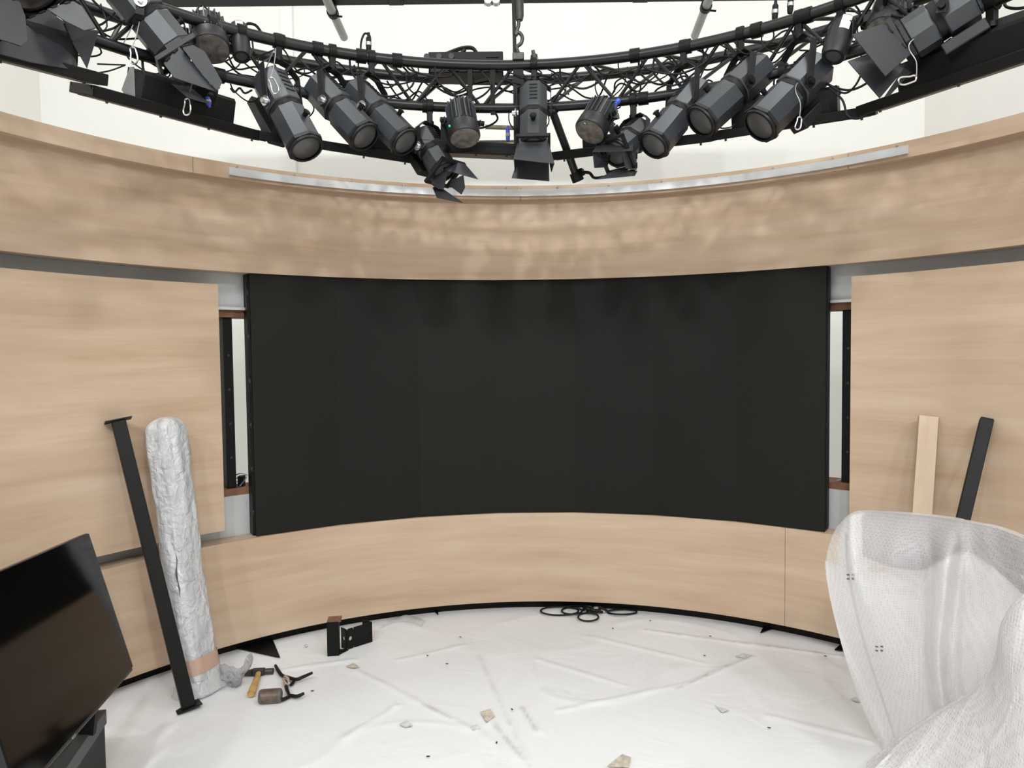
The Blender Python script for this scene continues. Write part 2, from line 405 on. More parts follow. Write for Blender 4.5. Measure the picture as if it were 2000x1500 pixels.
# steel uprights behind the window gaps
def upright(a, rad, w, d, z0, z1, label):
    p = wallpt(a, 0, rad); M = axes((p.x, p.y, (z0 + z1) / 2), (math.cos(a), -math.sin(a), 0), (math.sin(a), math.cos(a), 0), (0, 0, 1))
    mb = MB().box(M, w, d, z1 - z0)
    t = thing('steel_upright', label, 'post', (p.x, p.y, z0))
    build('post', mb, BLACK, t, bevel=0.003)
    for k in range(4):
        z = z0 + (z1 - z0) * (0.18 + 0.2 * k)
        c = V((p.x, p.y, z)) - V((math.sin(a), math.cos(a), 0)) * (d / 2)
        build('bolt_head', MB().cyl(c, c - V((math.sin(a), math.cos(a), 0)) * 0.006, 0.007, n=8), IRON, t)
ZW0, ZW1 = HC - 0.7514, HC + 0.2214
upright(-0.7005, RB + 0.075, 0.052, 0.10, ZW0, ZW1, 'black steel upright in the gap left of the screen')
_p = atR(438, 700, RB + 0.30)
upright(math.atan2(_p.x - CX, _p.y - CY), RB + 0.30, 0.05, 0.06, 0.0, ZW1 - 0.06, 'second black upright, further back in the gap left of the screen')
upright(0.7285, RB + 0.075, 0.066, 0.10, ZW0, ZW1, 'black steel upright in the gap right of the screen')
# thin leads lying on the sills of the two gaps
for a, lab in ((-0.685, 'grey leads lying on the sill left of the screen'), (0.708, 'grey lead lying on the sill right of the screen')):
    mb = MB()
    for k in range(3 if a < 0 else 1):
        q = [wallpt(a + 0.022 * math.sin(3 * t + k) + 0.01 * k, ZW0 + 0.006 + (0.05 + 0.015 * k) * math.sin(math.pi * t) * (0.8 if a < 0 else 0.3), RB + 0.02 + 0.12 * t) for t in [i / 6 for i in range(7)]]
        mb.tube(smooth_path(q, 5), 0.0035, 6)
    tag(build('loose_lead', mb, STEEL, org=wallpt(a, ZW0, RB + 0.05)), lab, 'cable')
    if a < 0:
        c = wallpt(-0.676, ZW0 + 0.03, RB + 0.06)
        tag(build('cable_clip', MB().abox(c, 0.03, 0.04, 0.058), BLACK, org=c), 'small black clip block on the sill left of the screen', 'clip')

# aluminium strip screwed on the upper boards
st = thing('metal_strip', 'long curved white metal strip screwed along the top of the oak wall', 'strip', wallpt(0.07, HC + 0.985, R - 0.04))
mb = MB().arc(R - 0.058, R - 0.0522, HC + 0.972, HC + 1.014, -0.7173, 0.8699, 80)
mb.arc(R - 0.070, R - 0.0582, HC + 0.970, HC + 0.974, -0.7173, 0.8699, 80)
build('strip', mb, ALU, st)
for k in range(13):
    a = -0.70 + k * 0.129
    p = wallpt(a, HC + 1.021, R - 0.052); d = V((math.sin(a), math.cos(a), 0))
    build('screw', MB().cyl(p, p - d * 0.006, 0.006, n=8).cyl(p - d * 0.005, p - d * 0.016, 0.003, n=6), CHROME, st)

# ------------------------------------------------------------------ LED video wall, 7 columns of 3 cabinets
SA = [-0.668 + 0.19515 * i for i in range(8)]
ZS0, ZS1 = ZS + 0.002, ZB + 0.03
RS = R + 0.0245
vw = thing('video_wall', 'big curved matt black LED screen set in the middle of the oak wall', 'screen', wallpt(0.02, ZS0, RS))
for i in range(7):
    a, b2 = wallpt(SA[i], 0, RS), wallpt(SA[i + 1], 0, RS)
    d = (b2 - a); L_ = d.length; d.normalize(); nrm = V((-d.y, d.x, 0))
    if nrm.dot(V((0, 1, 0))) < 0: nrm = -nrm
    M = axes((a + b2) / 2 + nrm * 0.012 + V((0, 0, (ZS0 + ZS1) / 2)), d, nrm, (0, 0, 1))
    build('screen_column', MB().box(M, L_, 0.024, ZS1 - ZS0), SCREENB if i in (1, 4, 5) else SCREEN, vw)
    Mb = axes((a + b2) / 2 + nrm * 0.055 + V((0, 0, (ZS0 + ZS1) / 2)), d, nrm, (0, 0, 1))
    build('cabinet_frame', MB().box(Mb, L_ + 0.012, 0.06, ZS1 - ZS0 - 0.03), RUBBER, vw)
for s, aa, i in ((-1, SA[0], 0), (1, SA[-1], 6)):
    a, b2 = wallpt(SA[i], 0, RS), wallpt(SA[i + 1], 0, RS); d = (b2 - a).normalized(); nrm = V((-d.y, d.x, 0))
    if nrm.y < 0: nrm = -nrm
    e = wallpt(aa, 0, RS)
    M = axes(e + d * (-0.006) + nrm * 0.072 + V((0, 0, (ZS0 + ZS1) / 2)), d, nrm, (0, 0, 1))
    build('edge_profile', MB().box(M, 0.010, 0.085, ZS1 - ZS0), BLACK, vw)
    for k in range(6):
        z = ZS0 + 0.13 + k * 0.25
        c = e + d * (-0.004 if s < 0 else -0.006) + nrm * 0.034 + V((0, 0, z))
        build('latch', MB().box(axes(c, d, nrm, (0, 0, 1)), 0.014, 0.016, 0.03).cyl(c, c + d * s * 0.012, 0.007, n=10), RUBBER if s > 0 else IRON, vw, bevel=0.003)

# ------------------------------------------------------------------ floor film
creases = [((827, 1378), (930, 1428)), ((935, 1284), (1034, 1500)), ((1322, 1347), (1466, 1284)), ((1259, 1232), (1646, 1284)),
           ((1052, 1290), (1218, 1340)), ((1151, 1245), (1376, 1297)), ((700, 1312), (897, 1412)), ((675, 1442), (775, 1380)),
           ((780, 1290), (905, 1262)), ((1020, 1385), (1048, 1430)), ((950, 1400), (1034, 1500)), ((1500, 1400), (1700, 1450)), ((540, 1312), (690, 1290)), ((1090, 1390), (1370, 1330))]
CR = [(atZ(*a), atZ(*b_), w) for (a, b_), w in zip(creases, [1, .35, 1, .9, .25, .2, .5, .35, .3, .8, .7, .12, .2, .15])]
def crease_d(p):
    h = 0; dirt = 0
    for a, b_, w in CR:
        ab = b_ - a; t = max(0, min(1, (p - a).dot(ab) / ab.length_squared))
        q = a + ab * t; q = q + V((0, 0, 0)) ; dd = (p - q).length + 0.012 * noise.noise(p * 7)
        h = max(h, 0.006 * math.exp(-(dd / 0.018) ** 2)); dirt = max(dirt, w * math.exp(-(dd / 0.009) ** 2))
    return h, dirt
mbf = MB(); dirt = []; idx = {}
NX, NY = 400, 268
for j in range(NY + 1):
    for i in range(NX + 1):
        x = -2.6 + 5.2 * i / NX; y = 1.25 + 3.35 * j / NY
        if (y > CY and (x - CX) ** 2 + (y - CY) ** 2 > (R + 0.06) ** 2) or abs(x - CX) > R - 0.05: continue
        p = V((x, y, 0)); h, dd = crease_d(p)
        w = 0.0035 * max(0, noise.noise(V((x * 2.2, y * 3.1, 1.7)))) + 0.004 * max(0, 1 - abs(noise.noise(V((x * 1.3 + 5, y * 1.7, 0.3)))) * 9)
        idx[i, j] = len(mbf.v); mbf.v.append(V((x, y, 0.0015 + h + w))); dirt.append(dd)
for j in range(NY):
    for i in range(NX):
        q = [(i, j), (i + 1, j), (i + 1, j + 1), (i, j + 1)]
        if all(k in idx for k in q): mbf.f.append(tuple(idx[k] for k in q))
ff = build('floor_film', mbf, FILMF, org=(0, 0, 0))
tag(ff, 'white protective sheeting with creases covering the whole studio floor', 'floor covering')
atr = ff.data.attributes.new('dirt', 'FLOAT', 'POINT')
atr.data.foreach_set('value', dirt)
FZ = 0.004

# ------------------------------------------------------------------ ring truss
ZTF, ZTR, ZLO = HC + 1.376, HC + 1.42, HC + 1.182
RTF, RTR, RLO = 1.85, 2.152, 1.872
tr = thing('lighting_truss', 'black curved triangular truss ring carrying all the stage lights', 'truss', (TX, TY + RTF, ZLO))
def chord(r, z, rad):
    return MB().tube([trusspt(-1.9 + 3.8 * i / 120, z, r) for i in range(121)], rad, 14)
build('chord', chord(RTF, ZTF, 0.0245), TUBE, tr); build('chord', chord(RTR, ZTR, 0.0245), TUBE, tr); build('chord', chord(RLO, ZLO, 0.0225), TUBE, tr)
NS = 22; da = 3.8 / NS
for k in range(NS):
    a0 = -1.9 + k * da + 0.02; a1 = a0 + da; am = (a0 + a1) / 2
    for p, q in ((trusspt(a0, ZTF, RTF), trusspt(am, ZLO, RLO)), (trusspt(am, ZLO, RLO), trusspt(a1, ZTF, RTF)),
                 (trusspt(am, ZLO, RLO), trusspt(a1, ZTR, RTR)), (trusspt(a0, ZTF, RTF), trusspt(am, ZTR, RTR))):
        build('brace', MB().tube([p, q], 0.0085, 8), TUBE, tr)
def tang(u, v): 
    p = atR(u, v, RTF, TX, TY); return math.atan2(p.x - TX, p.y - TY)
for u, w in ((1012, 0.05), (962, 0.022), (918, 0.022)):
    a = tang(u, 140)
    p0, p1 = trusspt(a, ZTF, RTF), trusspt(a, ZLO - (0.03 if u != 1012 else 0.20), RLO)
    build('joint_plate', MB().bar(p0, p1, w, 0.02, (0, 1, 0)), BLACK, tr)
    build('joint_plate', MB().bar(trusspt(a, ZTR, RTR), trusspt(a, ZTF, RTF), 0.02, 0.02), BLACK, tr)
for u in (545, 620, 705, 775, 1240, 1340, 1478, 1575):
    a = tang(u, 100)
    build('collar', MB().tube([trusspt(a - 0.012, ZTF, RTF), trusspt(a + 0.012, ZTF, RTF)], 0.032, 14), BLACK, tr)
for u in (432, 690, 835, 1255, 1560):
    a = tang(u, 200)
    build('collar', MB().tube([trusspt(a - 0.012, ZLO, RLO), trusspt(a + 0.012, ZLO, RLO)], 0.030, 14), BLACK, tr)

# ------------------------------------------------------------------ lamps
def clampto(mb, a, r, z):
    """hook clamp round the chord at truss angle a; returns its foot."""
    c = trusspt(a, z, r); tdir = V((math.cos(a), -math.sin(a), 0))
    mb.tube([c - tdir * 0.016, c + tdir * 0.016], 0.033, 12)
    mb.bar(c - V((0, 0, 0.025)), c - V((0, 0, 0.075)), 0.03, 0.026, tdir)
    mb.cyl(c - V((0, 0, 0.07)), c - V((0, 0, 0.088)), 0.020, n=10)
    return c - V((0, 0, 0.085))
def yoke_mb(pivot, side, rad, foot, w=0.030, t=0.004):
    """U-shaped strap from both sides of the body up to the clamp foot."""
    mb = MB(); up = (foot - pivot); h = up.length; up = up.normalized()
    s = (side - up * side.dot(up)).normalized(); n = s.cross(up)
    top = pivot + up * (h - 0.002); sh = min(0.05, h * 0.3)
    for k in (-1, 1):
        a = pivot + side * k * rad - up * 0.025; c = top + s * k * (rad - sh) ; b_ = top - up * sh + s * k * rad
        mb.bar(a, b_, t, w, s.cross((b_ - a)).normalized() if False else n)
        mb.bar(b_, c, t, w, n)
    mb.bar(top - s * (rad - sh) , top + s * (rad - sh), t, w, n)
    return mb

def body_section(M, r, z0, z1, ends=True, squash=1.0, n=8):
    """eight-sided extrusion with a rounded top ridge, like the lamp's aluminium profile."""
    poly = []
    for i in range(n):
        a = math.pi / n + 2 * math.pi * i / n
        poly.append((r * math.cos(a), r * math.sin(a) * squash))
    return MB().prism(M, poly, z0, z1)

def barn_doors(t, M, half, L, length, opening, mats=FLAP):
    """four hinged flaps on a square holder at local z = L."""
    h = half
    fr = MB()
    for k in range(4):
        Rk = M @ Matrix.Rotation(k * math.pi / 2, 4, 'Z')
        fr.box(Rk @ T(0, h, L + 0.008), 2 * h + 0.012, 0.012, 0.016)
    build('barn_door_frame', fr, HOUSD, t)
    for k in range(4):
        Rk = M @ Matrix.Rotation(k * math.pi / 2, 4, 'Z')
        op = opening[k]; wide = h * (1.35 if k % 2 == 0 else 1.15); ln = length if k % 2 == 0 else length * 0.8
        dy, dz = math.sin(op) * ln, math.cos(op) * ln
        c = 0.2
        pts = [(-h, h, L + 0.016), (-wide, h + dy * (1 - c), L + 0.016 + dz * (1 - c)), (-wide * 0.9, h + dy, L + 0.016 + dz),
               (wide * 0.9, h + dy, L + 0.016 + dz), (wide, h + dy * (1 - c), L + 0.016 + dz * (1 - c)), (h, h, L + 0.016)]
        f = build('barn_door_flap', MB().plate_poly([Rk @ V(p) for p in pts], 0.003), mats, t)
        hg = MB()
        for x in (-h * 0.6, h * 0.6): hg.cyl(Rk @ V((x - 0.012, h, L + 0.018)), Rk @ V((x + 0.012, h, L + 0.018)), 0.005, n=8)
        build('hinge', hg, BLACK, f)

def profile_spot(rear, front, label, r=0.075, barn=None, box=0, flare=1.0, hang_r=RTF, hang_z=ZTF, pivot_f=0.42, flaps=None, roll=0.0, name='spotlight'):
    """ellipsoidal spotlight: ribbed rear housing, gate ring, octagonal barrel, lens, yoke and clamp."""
    rear, front = V(rear), V(front); ax = front - rear; L = ax.length; M = frame(rear, ax) @ Matrix.Rotation(roll, 4, 'Z')
    side = (frame(rear, ax).to_3x3() @ V((1, 0, 0)))
    g = L * 0.47
    t = thing(name, label, 'stage light', rear)
    hb = body_section(M, r * 1.04, 0.015, g)
    hb.prism(M, [(r * 0.8 * math.cos(math.pi / 8 + math.pi / 4 * i), r * 0.8 * math.sin(math.pi / 8 + math.pi / 4 * i)) for i in range(8)], 0.0, 0.016)
    build('rear_housing', hb, HOUS, t, bevel=0.006)
    rib = MB()
    for k in range(5):
        rib.box(M @ Matrix.Rotation(math.pi / 2, 4, 'Z') @ T(r * 0.965, 0, g * (0.25 + 0.13 * k)), 0.006, r * 0.55, 0.006)
    build('vent_slots', rib, HOUSD, t)
    build('gate_ring', MB().lathe(M, [(0, g), (r * 0.92, g), (r * 0.92, g + 0.025), (0, g + 0.025)], 20), RUBBER, t)
    build('barrel', body_section(M, r, g + 0.025, L - 0.018), HOUS, t, bevel=0.006)
    fr = MB()
    poly = lambda q: [(q * math.cos(math.pi / 8 + math.pi / 4 * i), q * math.sin(math.pi / 8 + math.pi / 4 * i)) for i in range(8)]
    fr.prism(M, poly(r * 1.06), L - 0.018, L - 0.004)
    fr.lathe(M, [(r * 0.80, L - 0.004), (r * 0.95, L - 0.004), (r * 0.93, L + 0.006), (r * 0.80, L + 0.006)], 24)
    build('front_frame', fr, HOUSD, t)
    build('lens', MB().lathe(M, [(r * 0.80, L - 0.004), (r * 0.6, L + 0.002), (r * 0.3, L + 0.006), (0, L + 0.007)], 28), GLASS, t)
    piv = rear + ax * pivot_f
    a = math.atan2(piv.x - TX, piv.y - TY)
    cl = MB(); foot = clampto(cl, a, hang_r, hang_z)
    build('clamp', cl, BLACK, t, bevel=0.002)
    build('yoke', yoke_mb(piv, side, r + 0.014, foot), HOUSD, t)
    for k in (-1, 1):
        c = piv + side * k * (r + 0.004)
        build('pivot_knob', MB().cyl(c, c + side * k * 0.030, 0.014, 0.011, 12).cyl(c + side * k * 0.012, c + side * k * 0.016, 0.022, n=16), CHROME if k < 0 else BLACK, t)
    fk = M @ V((0, r * 0.9, L * 0.72))
    up = (M.to_3x3() @ V((0, 1, 0)))
    build('focus_knob', MB().cyl(fk, fk + up * 0.028, 0.010, 0.012, 12).cyl(fk + up * 0.022, fk + up * 0.026, 0.016, n=12), BLACK, t)
    if box:
        B = M @ T(0, -r * 1.5 if abs(box) < 2 else -r * 1.4, g * 0.75)
        bx = build('control_box', MB().box(B, r * 1.1, r * 0.55, g * 1.25), HOUSD, t, bevel=0.004)
        bt = MB()
        for k in range(4): bt.box(B @ T((0.5 * r + 0.04 * 0) * (1 if box > 0 else -1) * 1.1, 0, -g * 0.3 + k * 0.028), 0.004, 0.02, 0.012)
        build('buttons', bt, STEEL, bx)
    if flaps:
        h = r * 1.06; fb = MB()
        for k in range(4):
            Rk = M @ Matrix.Rotation(k * math.pi / 2, 4, 'Z'); fb.box(Rk @ T(0, h, L + 0.008), 2 * h + 0.012, 0.012, 0.016)
        build('barn_door_frame', fb, HOUSD, t)
        for q in flaps:
            pts = [tr_at(*p) for p in q]
            f = build('barn_door_flap', MB().plate_poly(pts, 0.003), FLAP, t)
            e0, e1 = pts[0], pts[1]; hg = MB()
            for w in (0.25, 0.75):
                c = e0.lerp(e1, w); d = (e1 - e0).normalized(); hg.cyl(c - d * 0.012, c + d * 0.012, 0.005, n=8)
            build('hinge', hg, BLACK, f)
    return t

def tr_at(u, v, r): return atR(u, v, r, TX, TY)
P_ = profile_spot
WID = (0.35, 0.35, 0.35, 0.35)
P_(tr_at(524, 152, 1.88), tr_at(598, 290, 1.66), 'leftmost of the three charcoal spotlights hanging side by side on the left', r=0.078, box=1)
P_(tr_at(618, 165, 1.88), tr_at(713, 268, 1.66), 'middle of the three charcoal spotlights hanging side by side on the left', r=0.074)
P_(tr_at(690, 175, 1.88), tr_at(792, 278, 1.66), 'rightmost of the three charcoal spotlights hanging side by side on the left', r=0.072)
P_(tr_at(822, 262, 1.90), tr_at(868, 335, 1.78), 'low spotlight with open black flaps pointing down right, over the metal strip', r=0.066, flaps=[[(860, 313, 1.80), (870, 333, 1.74), (934, 350, 1.64), (908, 320, 1.72)], [(884, 352, 1.74), (880, 364, 1.74), (901, 380, 1.66), (908, 366, 1.64), (905, 342, 1.66)], [(845, 367, 1.80), (868, 371, 1.76), (904, 396, 1.66), (853, 386, 1.72)], [(859, 314, 1.80), (837, 354, 1.80), (848, 365, 1.75), (866, 371, 1.73), (874, 338, 1.74)]], hang_r=RLO, hang_z=ZLO, box=1)
P_(tr_at(1042, 174, 1.82), tr_at(1042, 286, 1.63), 'spotlight with flaps hanging straight down beside the hook, in the middle', r=0.066, flaps=[[(1013, 269, 1.62), (1069, 269, 1.62), (1083, 320, 1.50), (1003, 311, 1.50)], [(1011, 312, 1.66), (1072, 318, 1.66), (1073, 354, 1.66), (999, 348, 1.66)], [(1070, 274, 1.62), (1072, 312, 1.68), (1077, 336, 1.62), (1082, 320, 1.52)], [(1014, 274, 1.62), (1011, 312, 1.68), (1006, 338, 1.62), (1004, 312, 1.52)]])
P_(tr_at(1256, 255, 1.90), tr_at(1203, 300, 1.72), 'low spotlight with flaps half hidden behind the barrel on the right', r=0.070, flaps=[[(1172, 275, 1.76), (1238, 266, 1.80), (1236, 294, 1.66), (1157, 297, 1.62)], [(1191, 302, 1.72), (1184, 327, 1.72), (1161, 328, 1.62), (1158, 301, 1.62)], [(1205, 331, 1.72), (1245, 334, 1.76), (1240, 343, 1.62), (1166, 350, 1.56)], [(1243, 296, 1.76), (1243, 332, 1.76), (1222, 329, 1.64), (1217, 299, 1.64)]], hang_r=RLO, hang_z=ZLO)
P_(tr_at(1368, 172, 1.90), tr_at(1276, 284, 1.66), 'charcoal spotlight with round lens just right of the half-hidden flapped light', r=0.073)
P_(tr_at(1490, 128, 1.90), tr_at(1368, 238, 1.66), 'middle of the three charcoal spotlights aimed down left on the right', r=0.078)
P_(tr_at(1600, 128, 1.90), tr_at(1483, 246, 1.66), 'spotlight nearest the big flapped light on the right, box under its body', r=0.080, box=-1)
P_(tr_at(232, -35, 1.88), tr_at(345, 104, 1.79), 'long spotlight with closed flaps crossing the upper left, left of the finned lamp', r=0.082, flaps=[[(355, 92, 1.66), (375, 87, 1.66), (400, 101, 1.62), (434, 160, 1.56), (425, 178, 1.56), (398, 150, 1.60)], [(350, 92, 1.68), (320, 124, 1.68), (340, 152, 1.62), (424, 180, 1.57), (398, 150, 1.61)], [(335, 164, 1.70), (372, 170, 1.70), (410, 203, 1.62), (366, 190, 1.62)], [(362, 90, 1.76), (382, 104, 1.80), (430, 172, 1.66), (420, 176, 1.62)]])
P_(tr_at(1908, -8, 1.84), tr_at(1766, 84, 1.76), 'spotlight with large square flaps at the upper right, aimed down left', r=0.078, flaps=[[(1726, 46, 1.66), (1778, 106, 1.66), (1729, 149, 1.52), (1664, 68, 1.52)], [(1694, 106, 1.72), (1772, 128, 1.70), (1718, 192, 1.58), (1656, 120, 1.58)], [(1768, 130, 1.66), (1780, 140, 1.70), (1737, 187, 1.60), (1728, 189, 1.56)], [(1712, 52, 1.80), (1728, 48, 1.76), (1700, 80, 1.64), (1676, 78, 1.62)]], box=-1)
P_(tr_at(-10, -125, 1.84), tr_at(64, -14, 1.72), 'wide flapped light in the upper left corner, its flaps spread open', r=0.10, flaps=[[(-40, -20, 1.60), (38, 4, 1.60), (49, 32, 1.56), (53, 80, 1.50), (40, 90, 1.48), (-60, 58, 1.48)], [(92, 18, 1.60), (143, 3, 1.62), (160, 13, 1.60), (187, 55, 1.52), (165, 60, 1.50), (128, 42, 1.54)], [(52, 38, 1.68), (92, 20, 1.68), (126, 44, 1.66), (136, 82, 1.64), (153, 138, 1.62), (60, 122, 1.60), (-20, 100, 1.60)], [(126, 44, 1.60), (140, 80, 1.62), (170, 134, 1.58), (193, 60, 1.56), (165, 58, 1.52)]])

def par_can(top, face, r, label, led=None, plug=True, hang_r=RLO, hang_z=ZLO, fins=20):
    """LED PAR: finned drum, flat lens face, U bracket, blue power plug."""
    top, face = V(top), V(face); ax = face - top; L = ax.length; M = frame(top, ax); side = M.to_3x3() @ V((1, 0, 0))
    t = thing('par_light', label, 'stage light', top)
    build('drum', MB().lathe(M, [(0, 0), (r * 0.72, 0), (r * 0.78, L * 0.1), (r * 0.78, L * 0.62), (r * 0.98, L * 0.66), (r, L * 0.95), (r * 0.93, L), (0, L)], 28), HOUSD, t)
    fn = MB()
    for k in range(fins):
        fn.box(M @ Matrix.Rotation(2 * math.pi * k / fins, 4, 'Z') @ T(r * 0.84, 0, L * 0.32), r * 0.22, 0.004, L * 0.60)
    build('cooling_fins', fn, HOUS, t)
    build('lens_face', MB().lathe(M, [(r * 0.9, L + 0.001), (r * 0.5, L + 0.004), (0, L + 0.006)], 24), LEDF, t)
    piv = top + ax * 0.5; a = math.atan2(piv.x - TX, piv.y - TY)
    cl = MB(); foot = clampto(cl, a, hang_r, hang_z); build('clamp', cl, BLACK, t)
    build('yoke', yoke_mb(piv, side, r + 0.012, foot, 0.026), HOUSD, t)
    for k in (-1, 1):
        c = piv + side * k * r; build('pivot_knob', MB().cyl(c, c + side * k * 0.03, 0.012, n=10), BLACK, t)
    if plug:
        c = M @ V((r * 0.35, -r * 0.35, -0.004)); d = M.to_3x3() @ V((0.1, -0.1, -1))
        build('power_plug', MB().cyl(c, c + d * 0.045, 0.011, 0.009, 12).cyl(c + d * 0.04, c + d * 0.06, 0.012, n=12), BLUE, t)
    if led:
        c = V(led); build('green_indicator', MB().lathe(frame(c, EYE - c), [(0.005, 0), (0.003, 0.002), (0, 0.003)], 10), LEDG, t)
    return t
par_can(tr_at(404, 42, 1.93), tr_at(412, 96, 1.84), 0.078, 'finned LED lamp with blue plug right of the long upper left spotlight', hang_r=RTF, hang_z=ZTF)
par_can(tr_at(898, 206, 1.72), tr_at(908, 270, 1.64), 0.072, 'finned LED lamp with green light and blue plug left of the centre', led=tr_at(878, 246, 1.60))
par_can(tr_at(1180, 208, 1.72), tr_at(1152, 258, 1.64), 0.074, 'finned LED lamp with blue plug right of the centre, tilted left', led=tr_at(1143, 240, 1.60))
par_can(tr_at(1745, 8, 1.96), tr_at(1728, 62, 1.88), 0.075, 'finned LED lamp half hidden behind the large upper right flaps', hang_r=RTF, hang_z=ZTF)

def mini_spot(top, face, r, label):
    top, face = V(top), V(face); ax = face - top; L = ax.length; M = frame(top, ax); side = M.to_3x3() @ V((1, 0, 0))
    t = thing('mini_spotlight', label, 'stage light', top)
    build('body', MB().lathe(M, [(0, 0), (r * 0.6, 0), (r * 0.9, L * 0.08), (r, L * 0.2), (r, L * 0.86), (r * 0.85, L), (r * 0.62, L), (r * 0.6, L * 0.97), (0, L * 0.97)], 24), HOUSD, t)
    build('lens', MB().lathe(M, [(r * 0.58, L * 0.972), (0, L * 0.99)], 20), GLASS, t)
    # paper sticker wrapped on the drum, facing the hall
    vd = (M.inverted().to_3x3() @ (EYE - top)); a0 = math.atan2(vd.y, vd.x)
    sk = MB().grid(lambda u, v: M @ V((r * 1.012 * math.cos(a0 - 0.45 + 0.75 * u), r * 1.012 * math.sin(a0 - 0.45 + 0.75 * u), L * (0.12 + 0.34 * v))), 6, 2)
    build('sticker', sk, WLABEL, t)
    piv = top + ax * 0.45; a = math.atan2(piv.x - TX, piv.y - TY); cl = MB(); foot = clampto(cl, a, RTF, ZTF); build('clamp', cl, BLACK, t)
    build('yoke', yoke_mb(piv, side, r + 0.01, foot, 0.022), HOUSD, t)
mini_spot(tr_at(466, 48, 1.90), tr_at(472, 112, 1.82), 0.040, 'small can spotlight with white sticker next to the upper left finned lamp')
mini_spot(tr_at(1652, 38, 1.88), tr_at(1627, 112, 1.80), 0.050, 'small can spotlight with white sticker left of the large upper right flaps')

# ------------------------------------------------------------------ long soft panels under the ring
def soft_panel(A, B, label, house=(0.25, 0.75), depth=0.20, thick=0.045, bracket=True, tilt=0.30, htop=0.11):
    A, B = V(A), V(B); x = (B - A).normalized(); L = (B - A).length
    out = V((-x.y, x.x, 0))
    if out.y < 0: out = -out
    y = (out + V((0, 0, tilt))).normalized(); z = x.cross(y)
    if z.z < 0: z = -z
    M = axes((A + B) / 2, x, y, z)
    t = thing('soft_panel_light', label, 'stage light', (A + B) / 2)
    # tray with raised rim
    tray = MB().box(M, L, depth, thick * 0.6)
    for s in (-1, 1):
        tray.box(M @ T(0, s * (depth / 2 - 0.008), thick * 0.35), L, 0.016, thick * 0.4)
        tray.box(M @ T(s * (L / 2 - 0.006), 0, thick * 0.35), 0.012, depth - 0.04, thick * 0.4)
    build('tray', tray, BLACK, t, bevel=0.003)
    for k in range(4):
        build('screw', MB().cyl(M @ V((-L * 0.42 + k * L * 0.28, -depth / 2 + 0.02, -thick * 0.3)), M @ V((-L * 0.42 + k * L * 0.28, -depth / 2 + 0.02, -thick * 0.3 - 0.012)), 0.005, n=8), IRON, t)
    build('diffuser', MB().box(M @ T(0, 0, -thick * 0.3 - 0.001), L - 0.04, depth - 0.05, 0.003), HOUSD, t)
    h0, h1 = house
    hl = (h1 - h0) * L; hx = (-0.5 + (h0 + h1) / 2) * L
    hz = thick * 0.3 + htop / 2
    pr_ = [(-depth * 0.34, -htop / 2), (depth * 0.34, -htop / 2), (depth * 0.28, htop / 2 - 0.01), (depth * 0.18, htop / 2), (-depth * 0.26, htop / 2), (-depth * 0.32, htop / 2 - 0.012)]
    Mh = M @ T(hx - hl / 2, 0, hz) @ axes((0, 0, 0), (0, 1, 0), (0, 0, 1), (1, 0, 0))
    build('ballast_housing', MB().prism(Mh, pr_, 0, hl), BLACK, t, bevel=0.003)
    if bracket:
        # lifting bracket: two side plates with holes and a top bar up to the truss
        mid = M @ V((hx, 0, hz)); a = math.atan2(mid.x - TX, mid.y - TY)
        cl = MB(); foot = clampto(cl, a, RLO, ZLO); build('clamp', cl, BLACK, t)
        for s in (-1, 1):
            c = M @ V((hx + s * hl * 0.38, 0.0, hz + htop / 2))
            yk = MB().bar(c - V((0, 0, 0.03)), foot * 0.45 + c * 0.55 + V((0, 0, 0.0)), 0.05, 0.005, out).bar(foot * 0.45 + c * 0.55, foot, 0.04, 0.005, out)
            build('lifting_arm', yk, HOUSD, t)
    return t
ZPN = HC + 0.965
g = lambda u, v, z=ZPN: atZ(u, v, z)
soft_panel(V((-1.98, 1.90, ZPN)), g(190, 158), 'long black soft light panel at the far upper left, under the spread flaps', (0.3, 0.9))
soft_panel(g(158, 176), g(495, 266), 'long black soft light panel under the long upper left spotlight', (0.26, 0.8))
soft_panel(g(494, 264), g(800, 312), 'long black soft light panel behind the three left spotlights', (0.62, 0.95))
soft_panel(V((-0.48, 3.52, ZPN + 0.03)), g(1007, 300), 'long black soft light panel just left of the central hanging spotlight', (0.3, 0.6), depth=0.24, thick=0.06, tilt=0.16, bracket=False)
soft_panel(g(1088, 306), g(1400, 268), 'long black soft light panel right of the diagonal drop pole', (0.2, 0.45), htop=0.06)
soft_panel(g(1402, 266), g(1713, 217), 'long black soft light panel behind the three right spotlights', (0.12, 0.78))
soft_panel(g(1702, 214), V((1.98, 2.02, ZPN + 0.01)), 'long black soft light panel at the far upper right edge', (0.15, 0.75))

